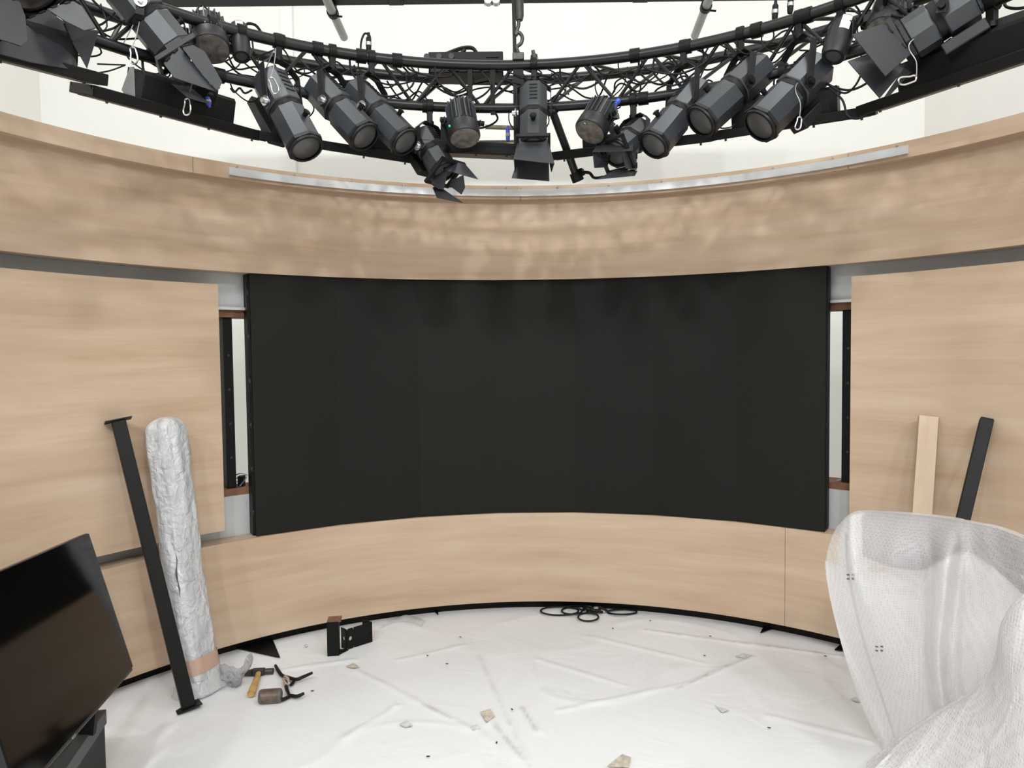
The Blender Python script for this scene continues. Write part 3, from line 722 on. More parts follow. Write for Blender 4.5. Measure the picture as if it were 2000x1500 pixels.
# oval-holed lifting plate and end plate seen on the left panel
c0 = atR(248, 150, 1.86, TX, TY); c1 = atR(425, 190, 1.72, TX, TY)
t = thing('lifting_plate', 'black bracket plate with oval holes above the upper left soft panel', 'bracket', c0)
def holed_plate(A, B, hgt, thick, holes):
    """strip plate from A to B of given height with round or oval holes cut out (built as ring sectors)."""
    A, B = V(A), V(B); x = (B - A).normalized(); L = (B - A).length; z = V((0, 0, 1)) - x * x.z; z.normalize(); y = z.cross(x)
    M = axes(A, x, z, x.cross(z)); mb = MB(); cur = 0.0
    for (hx, rx, rz) in holes:
        x0, x1 = hx - rx - 0.012, hx + rx + 0.012
        mb.prism(M, [(cur, -hgt / 2), (x0, -hgt / 2), (x0, hgt / 2), (cur, hgt / 2)], -thick / 2, thick / 2)
        n = 24; inner = [(hx + rx * math.cos(2 * math.pi * k / n), rz * math.sin(2 * math.pi * k / n)) for k in range(n)]
        outer = []
        for k in range(n):
            cx_, cz_ = math.cos(2 * math.pi * k / n), math.sin(2 * math.pi * k / n)
            s = min((rx + 0.012) / max(abs(cx_), 1e-6), (hgt / 2) / max(abs(cz_), 1e-6)); outer.append((hx + cx_ * s, cz_ * s))
        for k in range(n):
            j = (k + 1) % n; mb.prism(M, [inner[k], outer[k], outer[j], inner[j]], -thick / 2, thick / 2)
        cur = x1
    mb.prism(M, [(cur, -hgt / 2), (L, -hgt / 2), (L, hgt / 2), (cur, hgt / 2)], -thick / 2, thick / 2)
    return mb
Lp = (c1 - c0).length
build('plate', holed_plate(c0, c1, 0.075, 0.006, [(0.06, 0.009, 0.009), (Lp * 0.32, 0.032, 0.016), (Lp * 0.66, 0.018, 0.011), (Lp * 0.92, 0.012, 0.016)]), BLACK, t)
e = atR(237, 155, 1.84, TX, TY)
build('end_plate', MB().plate_poly([e + V((0.0, 0, -0.04)), e + V((0.035, 0.0, 0.045)), e + V((0.05, 0.0, 0.045)), e + V((0.055, 0, -0.07)), e + V((0.02, 0, -0.07))], 0.005), STEEL, t)

# ------------------------------------------------------------------ hook, beam, pipes, power box, drop pole
YBM = 4.2
zb = atY(900, 8, YBM + 0.06).z
t = thing('ceiling_beam', 'dark green steel beam running across the very top', 'beam', (0, YBM, zb))
xa, xb = atY(258, 8, YBM), atY(1562, 0, YBM)
M = axes(((xa.x + xb.x) / 2, YBM, zb + 0.09), (1, 0, 0), (0, 1, 0), (0, 0, 1))
LB = xb.x - xa.x
build('lower_flange', MB().box(M @ T(0, 0, -0.083), LB, 0.12, 0.014), BLACK, t); build('web', MB().box(M, LB, 0.012, 0.152), GREENBEAM, t)
build('upper_flange', MB().box(M @ T(0, 0, 0.083), LB, 0.12, 0.014), GREENBEAM, t)
for k, u in enumerate((772, 1253)):
    p = atY(u, 8, YBM - 0.03)
    t2 = thing('beam_clamp', 'small black clamp under the top beam, %s' % ('left of the hook' if k == 0 else 'right of the hook'), 'clamp', (p.x, p.y, zb))
    build('jaw', MB().abox((p.x, p.y, zb - 0.012), 0.085, 0.10, 0.022), BLACK, t2)
    lg = MB()
    for s in (-1, 1): lg.cyl((p.x + s * 0.036, p.y - 0.03, zb - 0.02), (p.x + s * 0.036, p.y - 0.03, zb - 0.05), 0.004, n=8)
    build('bolts', lg, BLACK, t2)
p = atY(961, 2, YBM - 0.08)
t2 = thing('beam_trolley', 'pair of grey rollers hanging from the top beam left of the hook', 'trolley', (p.x, p.y, p.z))
for s in (-1, 1):
    build('roller', MB().cyl((p.x + s * 0.022, p.y - 0.02, p.z), (p.x + s * 0.022, p.y + 0.02, p.z), 0.022, n=16), STEEL, t2)
build('axle_plate', MB().abox((p.x, p.y + 0.03, p.z + 0.02), 0.09, 0.02, 0.05), BLACK, t2)

for (u0, v0, u1, v1, cu, cv, lab) in ((625, 0, 672, 73, 648, 28, 'grey hanging pipe with rounded end at the top, left of the hook'), (1398, -6, 1357, 70, 1385, 17, 'grey hanging pipe with rounded end at the top, right of the hook')):
    end = atY(u1, v1, 4.55); z = end.z
    near = atZ(u0, v0 - 30, z + 0.02)
    t2 = thing('pipe', lab, 'pipe', end)
    d = (near - end).normalized()
    pts = [end - d * 0.012, end - d * 0.006, end] + [end + (near - end) * k / 6 for k in range(1, 7)]
    build('tube', MB().tube(pts, [0.010, 0.02, 0.0245] + [0.0245] * 6, 16), PIPEM, t2)
    c = atZ(cu, cv, z)
    c = end + d * (c - end).dot(d)
    cl = MB().tube([c - d * 0.018, c + d * 0.018], 0.033, 14).abox(c + V((0, 0, 0.05)), 0.04, 0.04, 0.05)
    cl.cyl(c + V((0.02, 0, -0.02)), c + V((0.055, -0.01, -0.028)), 0.006, n=8)
    build('clamp', cl, BLACK, t2)

hk = tr_at(1012, 112, RTF)
t = thing('hoist_hook', 'grey steel hook and strap hanging from the top beam at the centre', 'hook', hk)
hz0 = ZTF + 0.03
rodx = lambda v: tr_at(1012, v, RTF)
build('shackle', MB().box(T(hk.x, hk.y, hz0 + 0.005), 0.055, 0.05, 0.035), IRON, t, bevel=0.004)
q = [V((hk.x + 0.0, hk.y, hz0 + 0.03)), V((hk.x - 0.006, hk.y, hz0 + 0.055)), V((hk.x + 0.016, hk.y, hz0 + 0.075)), V((hk.x + 0.020, hk.y, hz0 + 0.105)), V((hk.x + 0.002, hk.y, hz0 + 0.125)), V((hk.x - 0.010, hk.y, hz0 + 0.112)), V((hk.x + 0.004, hk.y, hz0 + 0.16)), V((hk.x + 0.004, hk.y, hz0 + 0.19))]
build('hook', MB().tube(smooth_path(q, 6), 0.009, 10), IRON, t)
build('strap', MB().bar((hk.x - 0.016, hk.y, hz0 + 0.02), (hk.x - 0.022, hk.y, hz0 + 0.62), 0.018, 0.006), BLACK, t)
build('turnbuckle', MB().lathe(T(hk.x + 0.008, hk.y, hz0 + 0.18), [(0, 0), (0.016, 0.0), (0.021, 0.02), (0.021, 0.17), (0.026, 0.18), (0.026, 0.20), (0.016, 0.21), (0.016, 0.45), (0, 0.45)], 14), IRON, t)
build('wing_bolt', MB().cyl((hk.x + 0.02, hk.y - 0.01, hz0 + 0.34), (hk.x + 0.05, hk.y - 0.01, hz0 + 0.335), 0.009, n=8).abox((hk.x + 0.05, hk.y - 0.01, hz0 + 0.33), 0.012, 0.01, 0.035), BLACK, t)

pc0, pc1 = atR(843, 118, RTR, TX, TY), atR(985, 118, RTR, TX, TY)
t = thing('power_box', 'flat black power box with sockets lying on top of the truss', 'box', (pc0 + pc1) / 2)
cz = ZTR + 0.005
cc = V(((pc0.x + pc1.x) / 2, (pc0.y + pc1.y) / 2 - 0.13, cz))
build('case', MB().box(T(*cc), (pc1 - pc0).length * 0.97, 0.16, 0.10), BLACK, t, bevel=0.004)
for k in range(3): build('socket', MB().cyl(cc + V((-0.19 + 0.06 * k, -0.08, 0.025)), cc + V((-0.19 + 0.06 * k, -0.09, 0.025)), 0.014, n=16), HOUSD, t)
build('handle', MB().box(T(cc.x + 0.13, cc.y - 0.083, cc.z + 0.03), 0.06, 0.006, 0.022), BLACK, t)

a = tr_at(1078, 215, RLO); bq = tr_at(1129, 352, RLO + 0.12)
t = thing('drop_pole', 'black pole dropping diagonally from the truss, lever clamp at its lower end', 'pole', a)
build('tube', MB().tube([a, a + (bq - a) * 0.5, bq], 0.0195, 14), TUBE, t)
build('upper_clamp', MB().tube([a + (a - bq) * 0.02, a + (bq - a) * 0.06], 0.027, 12), BLACK, t)
dn = (bq - a).normalized()
build('lower_clamp', MB().tube([bq - dn * 0.04, bq + dn * 0.004], 0.030, 14).bar(bq - dn * 0.03, bq - dn * 0.03 + V((0.035, -0.02, 0.01)), 0.03, 0.03), BLACK, t)
lv = [bq - dn * 0.02 + V((0.03, -0.02, 0.015)), bq + V((0.055, -0.02, 0.03)), bq + V((0.075, -0.02, 0.008)), bq + V((0.10, -0.02, 0.006)), bq + V((0.125, -0.02, 0.012))]
build('lever', MB().tube(smooth_path(lv, 5), [0.008] * 10 + [0.007] * 10 + [0.004], 8), BLACK, t)

yt0, yt1 = atY(948, 248, 3.72), atY(1008, 250, 3.72)
tag(build('hanging_tube', MB().tube([yt0, (yt0 + yt1) / 2, yt1], 0.011, 10), YELLOW, org=yt0), 'thin dull yellow tube hanging level behind the truss left of centre', 'tube')
yt0, yt1 = atY(935, 277, 3.72), atY(1008, 276, 3.72)
tag(build('hanging_tube', MB().tube([yt0, (yt0 + yt1) / 2, yt1], 0.007, 10), YELLOW, org=yt0), 'lower thin yellow tube just above the central soft panel', 'tube')

def plug(p, d, label, col=BLACK, L=0.09, r=0.013, ring=STEEL):
    p, d = V(p), V(d).normalized()
    t = thing('cable_plug', label, 'connector', p)
    build('body', MB().lathe(frame(p, d), [(0, 0), (r * 0.8, 0), (r, L * 0.15), (r, L * 0.7), (r * 0.55, L * 0.8), (r * 0.5, L), (0, L)], 14), col, t)
    build('collar', MB().lathe(frame(p, d), [(r * 1.02, L * 0.3), (r * 1.15, L * 0.32), (r * 1.15, L * 0.48), (r * 1.02, L * 0.5)], 14), ring, t)
plug(tr_at(720, 101, 2.0), (0.02, 0, 1), 'black cable plug standing up on the truss, left of the power box')
plug(tr_at(1513, 40, 1.95), (0.05, 0, 1), 'left of two black cable plugs standing up on the truss at the right')
plug(tr_at(1543, 26, 1.95), (0.05, 0, 1), 'right of two black cable plugs standing up on the truss at the right')
plug(tr_at(1047, 130, 1.86), (-0.2, -0.1, 1), 'stubby grey tube end sticking up from the truss beside the hook', col=IRON, L=0.075, r=0.017)
plug(tr_at(992, 276, 1.90), (0, 0, 1), 'blue and tan cable plug hanging under the truss left of the central light', col=BLUE, L=0.075, r=0.010, ring=DEBRIS)
plug(tr_at(405, 190, 1.72), (0.2, 0, -1), 'blue cable plug on the upper left soft panel', col=BLUE, L=0.04, r=0.010, ring=DEBRIS)
plug(tr_at(1928, 68, 1.90), (0, 0, 1), 'blue cable plug at the far upper right panel', col=BLUE, L=0.075, r=0.010, ring=DEBRIS)

# carabiners on safety wires
def carabiner(p, tilt, label, s=1.0):
    p = V(p); M = T(*p) @ Matrix.Rotation(tilt, 4, 'Y')
    q = [M @ (V((x, 0, z)) * s) for x, z in ((0, 0), (0.010, -0.006), (0.013, -0.022), (0.015, -0.045), (0.010, -0.058), (0, -0.063), (-0.010, -0.058), (-0.012, -0.045), (-0.008, -0.022), (-0.008, -0.006), (0, 0))]
    t = thing('carabiner', label, 'carabiner', p)
    build('ring', MB().tube(smooth_path(q, 4), 0.0032, 8), CHROME, t)
    w = [p, p + V((0.01, 0.02, 0.06)), p + V((0.005, 0.05, 0.14)), trusspt(math.atan2(p.x - TX, p.y - TY), ZLO, RLO)]
    build('safety_wire', MB().tube(smooth_path(w, 6), 0.002, 6), STEEL, t)
carabiner(tr_at(366, 192, 1.66), 0.1, 'silver carabiner dangling on the upper left soft panel')
carabiner(tr_at(1790, 151, 1.66), 1.35, 'silver carabiner dangling below the large upper right flaps')
carabiner(tr_at(528, 152, 1.72), -0.35, 'silver carabiner on the leftmost of the three left spotlights', 1.1)
carabiner(tr_at(258, 92, 1.78), -0.1, 'silver carabiner on the lower truss tube at the upper left', 1.0)
carabiner(tr_at(1562, 228, 1.68), 0.2, 'silver carabiner under the right spotlight with the box', 0.8)

# ------------------------------------------------------------------ cables on the truss
def cable(pts, label, r=0.0042, group=None, m=RUBBER):
    return tag(build('truss_cable', MB().tube(smooth_path(pts, 6), r, 6), m, org=pts[0]), label, 'cable', group)
rng = random.Random(11)
def wrap_cable(a0, a1, seed, zoff, roff, loops):
    rg = random.Random(seed); pts = []; n = max(8, int(abs(a1 - a0) / 0.03))
    for i in range(n + 1):
        t = i / n; a = a0 + (a1 - a0) * t
        pts.append(trusspt(a, zoff + 0.03 * math.sin(i * 1.3 + seed) + rg.uniform(-0.03, 0.03), roff + 0.03 * math.cos(i * 1.7 + seed) + rg.uniform(-0.03, 0.03)))
    return pts
runs = [(-1.15, -0.35, 1, ZTR - 0.05, 2.05), (-0.5, 0.15, 2, ZTR - 0.07, 2.04), (0.0, 0.6, 3, ZTR - 0.05, 2.03), (0.4, 1.2, 4, ZTR - 0.03, 2.05),
        (-0.75, -0.1, 5, ZLO + 0.05, 1.92), (0.1, 0.75, 6, ZLO + 0.05, 1.93), (-1.2, -0.7, 7, ZLO + 0.07, 1.92), (0.7, 1.25, 8, ZLO + 0.09, 1.93),
        (-0.30, 0.35, 9, ZTR - 0.11, 2.0), (0.3, 0.95, 10, ZTR - 0.10, 2.0), (-1.0, -0.4, 12, ZTR - 0.12, 2.0), (0.75, 1.25, 13, ZTR - 0.02, 2.05)]
for i, (a0, a1, s, z, r) in enumerate(runs):
    cable(wrap_cable(a0, a1, s, z, r, 0), 'thin black cable running loosely along inside the truss', group='cables running along the truss')
loops = []
for k in range(66):
    a = -1.2 + 2.45 * (k + rng.random() * 0.7) / 66
    if -0.03 < a < 0.03: a += 0.06
    z = rng.choice([ZTF - 0.01, ZTR - 0.01, ZLO + 0.02]); r = {ZTF - 0.01: RTF, ZTR - 0.01: RTR - 0.06, ZLO + 0.02: RLO + 0.03}[z] + rng.uniform(-0.01, 0.05)
    w = rng.uniform(0.03, 0.085); dr = rng.uniform(0.05, 0.17); sk = rng.uniform(-0.03, 0.03)
    p = [trusspt(a - w, z + 0.01, r), trusspt(a - w * 0.9 + sk * .3, z - dr * 0.55, r - 0.02), trusspt(a + sk, z - dr, r - 0.03), trusspt(a + w * 0.9 + sk, z - dr * 0.5, r), trusspt(a + w * 0.5, z + 0.03, r + 0.02)]
    cable(p, 'short loop of black cable sagging between the truss tubes', r=rng.choice([0.0032, 0.004, 0.005]), group='sagging cable loops on the truss')
# distinct big loops
cable([tr_at(1200, 180, 1.9), tr_at(1203, 160, 1.88), tr_at(1228, 150, 1.86), tr_at(1250, 165, 1.86), tr_at(1248, 185, 1.88)], 'round black cable loop left of the middle right spotlights, against the white wall')
cable([tr_at(1622, 168, 1.8), tr_at(1650, 182, 1.78), tr_at(1672, 165, 1.76), tr_at(1688, 130, 1.76)], 'black cable curving between the right spotlight and the large flaps')
cable([tr_at(1620, 172, 1.8), tr_at(1645, 195, 1.78), tr_at(1655, 225, 1.74), tr_at(1672, 232, 1.73), tr_at(1692, 226, 1.73)], 'black cable drooping over the right soft panel')
cable([tr_at(706, 112, 2.0), tr_at(705, 85, 2.0), tr_at(712, 66, 2.0), tr_at(722, 70, 2.0), tr_at(722, 80, 2.0)], 'black cable arching into the plug left of the power box', r=0.005)
cable([tr_at(835, 118, 2.0), tr_at(865, 108, 2.0), tr_at(900, 95, 2.0), tr_at(922, 94, 1.99), tr_at(930, 106, 1.98), tr_at(915, 116, 1.98), tr_at(900, 108, 1.98), tr_at(908, 97, 1.98)], 'thick bundle of cable coiled over the power box', r=0.010)
cable([tr_at(190, 125, 1.8), tr_at(215, 126, 1.8), tr_at(245, 127, 1.8)], 'straight black cable between the flapped corner light and the bracket plate', r=0.003)
cable([tr_at(188, 143, 1.8), tr_at(215, 138, 1.8), tr_at(243, 128, 1.8)], 'lower thin black cable between the corner light and the bracket plate', r=0.003)
cable([tr_at(1405, 245, 1.75), tr_at(1408, 250, 1.75), tr_at(1420, 250, 1.75), tr_at(1430, 247, 1.75), tr_at(1436, 242, 1.75)], 'short cable tail between the two lower right spotlights', r=0.003)
cable([tr_at(450, 172, 1.84), tr_at(458, 180, 1.84), tr_at(468, 172, 1.84), tr_at(478, 182, 1.84), tr_at(492, 176, 1.84)], 'curly cable end under the lower truss tube at the left', r=0.0045)
cable([tr_at(380, 30, 1.9), tr_at(392, 10, 1.9), tr_at(410, 22, 1.9), tr_at(424, 26, 1.9), tr_at(428, 40, 1.9)], 'black cables arching over the upper left finned lamp', r=0.004)
cable([tr_at(478, 52, 1.9), tr_at(485, 46, 1.9), tr_at(500, 50, 1.9), tr_at(512, 66, 1.9)], 'black cable arching right of the small can spotlight', r=0.006)

# ------------------------------------------------------------------ leaning things on the left
def square_bar(a, b, w, name, label, cat, m=BLACK, plates=False, facing=None, bevel=0.003):
    a, b = V(a), V(b); t = thing(name, label, cat, a)
    z = (b - a).normalized(); f = V(facing) if facing is not None else V((0, -1, 0))
    y = (f - z * f.dot(z)).normalized(); x = y.cross(z)
    M = axes((a + b) / 2, x, y, z)
    build('bar', MB().box(M, w, w, (b - a).length), m, t, bevel=bevel)
    return t, axes(a, x, y, z), axes(b, x, y, z)
pb_ = atZ(368, 1384); pt_ = atR(231, 822, R - 0.06)
t, Ma, Mb_ = square_bar(pb_ + V((0, 0, 0.012)), pt_, 0.060, 'steel_post', 'black square steel post with end plates leaning on the left oak panel', 'post', facing=(0.55, -0.8, 0))
t['label'] = 'black square steel post with end plates leaning on the left oak panel'
build('end_plate', MB().box(T(pb_.x, pb_.y, 0.0095) @ Ma.to_3x3().to_4x4(), 0.11, 0.11, 0.006), BLACK, t)
build('end_plate', MB().box(Mb_ @ T(0, 0, 0.003), 0.115, 0.085, 0.006), BLACK, t)

# film-wrapped roll
rb, rt = atZ(393, 1352), atR(318, 815, R - 0.11)
ax = (rt - rb); M = frame(rb, ax); LR = ax.length
t = thing('wrapped_roll', 'tall roll wrapped in clear stretch film leaning on the left oak panel', 'roll', rb)
def rollfn(u, v):
    a = 2 * math.pi * u; z = LR * v
    w = 0.098 - 0.010 * v + 0.006 * math.sin(9 * v) ; d = 0.075
    if v > 0.95: q = (v - 0.95) / 0.05; w *= math.sqrt(max(0.02, 1 - q * q * 0.98)); d *= math.sqrt(max(0.02, 1 - q * q * 0.98))
    c, s = math.cos(a), math.sin(a)
    x = w * math.copysign(abs(c) ** 0.75, c); y = d * math.copysign(abs(s) ** 0.75, s)
    nn = noise.noise(V((c * 1.5, s * 1.5, z * 6))) * 0.010 + noise.noise(V((c * 5, s * 5, z * 16 + 4))) * 0.0045 + 0.004 * abs(noise.noise(V((c * 3, s * 3, z * 2.2))))
    x += nn * c; y += nn * s
    x += 0.008 * math.sin(v * 5)
    p = M @ V((x, y, z))
    if p.z < 0.010: p.z = 0.010
    return p
mbr = MB().grid(rollfn, 64, 150)
mbr.f.append(tuple(range(63, -1, -1)))
build('film_cover', mbr, FILM_ROLL, t, angle=60)
def tapefn(u, v):
    return rollfn(u, 0.085 + 0.055 * v) + (rollfn(u, 0.085 + 0.055 * v) - (M @ V((0, 0, LR * (0.085 + 0.055 * v))))).normalized() * 0.004
build('packing_tape', MB().grid(tapefn, 64, 4), TAPE, t, angle=60)
GS = -1
lv_ = M.inverted() @ EYE; uf = math.atan2(lv_.y, lv_.x) / (2 * math.pi)
# dark gap in the film
def gapfn(u, v):
    q = 0.36 + 0.16 * v
    p = rollfn(uf + GS * 0.045 + 0.010 * math.sin(v * 9) + (u - 0.5) * (0.012 + 0.014 * abs(math.sin(9 * v))) * math.sin(math.pi * v), q)
    return p + (EYE - p).normalized() * 0.004
build('torn_slit', MB().grid(gapfn, 4, 20), mat('dark_slit', (0.10, 0.10, 0.105), 0.5), t)
# loose film ruff at the foot
ruff = MB().grid(lambda u, v: M @ V((((0.100 + 0.035 * v + 0.010 * math.sin(u * 31)) * math.cos(2 * math.pi * u)), (0.078 + 0.035 * v + 0.01 * math.sin(u * 23)) * math.sin(2 * math.pi * u), 0.10 - 0.085 * v)), 60, 6)
for p in ruff.v: p.z = max(p.z, 0.010)
build('loose_film', ruff, FILM_CLEAR, t)

# ------------------------------------------------------------------ leaning things on the right
bt = atR(1927, 820, R - 0.04); bd = (atY(1882, 1010, bt.y - 0.09) - bt).normalized()
bb = bt + bd * ((0.012 - bt.z) / bd.z)
t, Ma, Mb_ = square_bar(bb + V((0, 0, 0.012)), bt, 0.055, 'steel_bar', 'black square steel bar leaning on the right oak panel', 'bar', facing=(-0.5, -0.85, 0))
build('end_cap', MB().box(Mb_ @ T(0, 0, 0.002), 0.050, 0.050, 0.004), RUBBER, t)
pt2 = atR(1813, 816, R - 0.03); pd = (atY(1800, 1003, pt2.y - 0.09) - pt2).normalized()
pb2 = pt2 + pd * ((0.012 - pt2.z) / pd.z)
z = (pt2 - pb2).normalized(); f = V((-0.35, -0.94, 0)); y = (f - z * f.dot(z)).normalized(); x = y.cross(z)
M = axes((pt2 + pb2) / 2 + V((0, 0, 0.006)), x, y, z)
op = build('oak_plank', MB().box(I4, 0.085, 0.036, (pt2 - pb2).length), WOOD_P, bevel=0.002); op.matrix_world = M
tag(op, 'pale oak plank leaning on the right oak panel, left of the black bar', 'plank')

# ------------------------------------------------------------------ television on its stand, lower left
dv = ray(685, 818).normalized()
TA = atY(173, 1040, 2.95)
rB = ray(262, 1308); tB = (TA - EYE).dot(dv) / rB.dot(dv); TB = EYE + rB * tB
ev = (TB - TA); hTV = ev.length; ev.normalize(); wTV = hTV * 1.75
nT = dv.cross(ev).normalized()
if nT.dot(EYE - TA) < 0: nT = -nT
ctr = (TA + TB) / 2 - dv * wTV / 2
M = axes(ctr, dv, -ev, nT)
if M.to_3x3().determinant() < 0: M = axes(ctr, -dv, -ev, nT)
t = thing('television', 'flat black television tilted back on a stand at the lower left', 'television', ctr)
build('case', MB().box(M @ T(0, 0, -0.022), wTV, hTV, 0.036), TVBEZ, t, bevel=0.004)
build('glass', MB().box(M @ T(0, 0.006, -0.002), wTV - 0.006, hTV - 0.020, 0.006), TVGLASS, t)
lp = EYE + ray(139, 1425) * ((ctr - EYE).dot(nT) / ray(139, 1425).dot(nT))
lg = M.inverted() @ lp
sg = 1 if (M.to_3x3() @ V((1, 0, 0))).dot(dv) > 0 else -1
lm = MB()
for k in range(4):
    x0 = lg.x + (k - 1.5) * 0.007
    lm.box(M @ T(x0, -hTV / 2 + 0.008, 0.0005), 0.0014, 0.008, 0.004); lm.box(M @ T(x0 + 0.002, -hTV / 2 + 0.008 + (0.003 if k % 2 else -0.003), 0.0005), 0.004, 0.0014, 0.004)
build('maker_mark', lm, STEEL, t)
build('back_bulge', MB().box(M @ T(0, -hTV * 0.1, -0.06), wTV * 0.6, hTV * 0.6, 0.05), TVBEZ, t, bevel=0.01)

# stand: dark floor cabinet with a grey apron under the screen
dh = V((dv.x, dv.y, 0)).normalized(); sx = V((dh.y, -dh.x, 0))
if sx.x < 0: sx = -sx
E0 = atY(208, 1385, 2.80)
zt = E0.z
ln, dp = 0.95, 0.42
cab = E0 - dh * ln / 2 - sx * dp / 2
t = thing('tv_stand', 'black stand with grey apron below the tilted television', 'stand', (cab.x, cab.y, 0))
Mx = axes((cab.x, cab.y, 0), dh, -sx, (0, 0, 1))
hcab = zt - 0.06
build('cabinet', MB().box(Mx @ T(0, 0, hcab / 2 + 0.008), ln - 0.012, dp - 0.012, hcab - 0.012), BLACK, t, bevel=0.004)
build('apron', MB().box(Mx @ T(0, 0, zt - 0.028), ln, dp, 0.058), DKGREY, t, bevel=0.003)
sup = (TB + TA * 0) - dv * wTV * 0.5
for k in (0.3, 0.7):
    p1 = TB - dv * wTV * k + ev * -0.05 - nT * 0.05
    p0 = V((p1.x, p1.y, zt)) - sx * 0.02
    neck = MB().bar(p0, p1, 0.06, 0.02)
    p2 = TA - dv * wTV * k + ev * 0.12 - nT * 0.06
    neck.bar(V((p1.x, p1.y, zt)) - sx * 0.10, p2, 0.05, 0.02)
    build('support_arm', neck, BLACK, t)

# ------------------------------------------------------------------ small things on the floor
def fl(u, v, z=FZ): return atZ(u, v, z)
# standing L bracket
p = fl(650, 1281); t = thing('angle_bracket', 'tall black angle bracket standing on the floor, left of the holed one', 'bracket', p)
M = axes(p, (1, 0.15, 0), (-0.15, 1, 0), (0, 0, 1))
build('upright_leg', MB().box(M @ T(0, 0, 0.095), 0.058, 0.006, 0.19), BLACK, t)
build('side_flange', MB().box(M @ T(0.031, 0.03, 0.095), 0.006, 0.066, 0.19), BLACK, t)
build('foot', MB().box(M @ T(0.005, 0.035, 0.004), 0.058, 0.078, 0.006).plate_poly([M @ V((0.03, 0.0, 0.004)), M @ V((0.08, 0.06, 0.004)), M @ V((0.03, 0.07, 0.004))], 0.006), BLACK, t)
build('top_flange', MB().box(M @ T(0.01, 0.04, 0.190), 0.075, 0.08, 0.006), RAWEDGE, t)
# U bracket with holes
p0, p1 = fl(677, 1269), fl(727, 1253)
t = thing('channel_bracket', 'black U-shaped bracket with round holes standing on the floor', 'bracket', p0)
x = (p1 - p0).normalized(); L_ = (p1 - p0).length
build('web', holed_plate(p0 + V((0, 0, 0.058)), p1 + V((0, 0, 0.058)), 0.116, 0.005, [(0.025, 0.010, 0.012), (L_ - 0.02, 0.005, 0.006)]), BLACK, t)
n_ = V((-x.y, x.x, 0))
f0 = p0 - V((0.045, -0.012, 0)) 
build('flange', holed_plate(p0 + V((0, 0, 0.058)), p0 + V((-0.036, 0.035, 0.058)), 0.116, 0.005, [(0.025, 0.009, 0.012)]), BLACK, t)
build('flange', MB().plate(p1, p1 + n_ * 0.05 + V((-0.028, 0, 0)), p1 + n_ * 0.05 + V((-0.028, 0, 0.116)), p1 + V((0, 0, 0.116)), 0.005), BLACK, t)

# base gussets poking out under the oak wall
def gusset(pts, z, label):
    q = [fl(*p_) for p_ in pts]; t = thing('base_gusset', label, 'bracket', q[0])
    build('plate', MB().plate_poly([V((a.x, a.y, z)) for a in q], 0.004), BLACK, t)
    d = (q[-1] - q[0])
    build('rib', MB().plate_poly([V((q[0].x, q[0].y, z)), V((q[-1].x, q[-1].y, z)), V((q[-1].x, q[-1].y, z + 0.03)), V((q[0].x, q[0].y, z + 0.03))], 0.004), BLACK, t)
gusset([(462, 1268), (547, 1287), (530, 1245)], FZ + 0.008, 'big black triangular base plate sticking out under the oak wall at left')
gusset([(842, 1190), (856, 1203), (856, 1189)], FZ + 0.006, 'small black triangular base plate under the oak wall, above the film scrap')
gusset([(1492, 1224), (1485, 1238), (1512, 1228)], FZ + 0.006, 'black triangular base plate under the oak wall at right')
gusset([(1640, 1262), (1630, 1271), (1647, 1273)], FZ + 0.006, 'black triangular base plate next to the large bubble-wrapped piece')

# hammer
h0, h1 = fl(490, 1357, 0.022), fl(506, 1312, 0.022)
t = thing('hammer', 'hammer with yellow wooden handle lying on the floor', 'hammer', h0)
M = frame(h0, h1 - h0); LH = (h1 - h0).length
build('handle', MB().lathe(M @ Matrix.Diagonal((1, 0.72, 1, 1)), [(0, 0), (0.017, 0), (0.020, 0.02), (0.017, LH * 0.4), (0.014, LH * 0.8), (0.013, LH + 0.01), (0, LH + 0.01)], 14), BRASSW, t)
hd = V((1, 0.10, 0)).normalized(); hc = h1 + V((-0.002, 0, 0.0))
hm = MB().box(axes(hc, hd, V((-hd.y, hd.x, 0)), (0, 0, 1)), 0.06, 0.032, 0.030)
hm.cyl(hc + hd * 0.03, hc + hd * 0.075, 0.015, 0.015, 14)
hm.add([hc - hd * 0.03 + V(q) for q in ((0, -0.016, 0.014), (0, 0.016, 0.014), (0, 0.016, -0.014), (0, -0.016, -0.014))] + [hc - hd * 0.085 + V(q) for q in ((0, -0.016, -0.002), (0, 0.016, -0.002), (0, 0.016, -0.008), (0, -0.016, -0.008))],
       [(0, 1, 5, 4), (1, 2, 6, 5), (2, 3, 7, 6), (3, 0, 4, 7), (4, 5, 6, 7), (3, 2, 1, 0)])
build('head', hm, IRON, t, bevel=0.002)
# spool / can lying on its side
c0, c1 = fl(506, 1361, 0.036), fl(550, 1358, 0.036)
t = thing('spool', 'brown and grey can lying on its side beside the hammer', 'can', c0)
M = frame(c0, c1 - c0); LS = (c1 - c0).length
build('can', MB().lathe(M, [(0, 0), (0.028, 0), (0.033, 0.006), (0.033, LS - 0.006), (0.028, LS), (0, LS)], 28), SPOOLG, t)
build('wrapper', MB().lathe(M, [(0.0325, 0.012), (0.0338, 0.013), (0.0338, LS - 0.013), (0.0325, LS - 0.012)], 28), SPOOL, t)
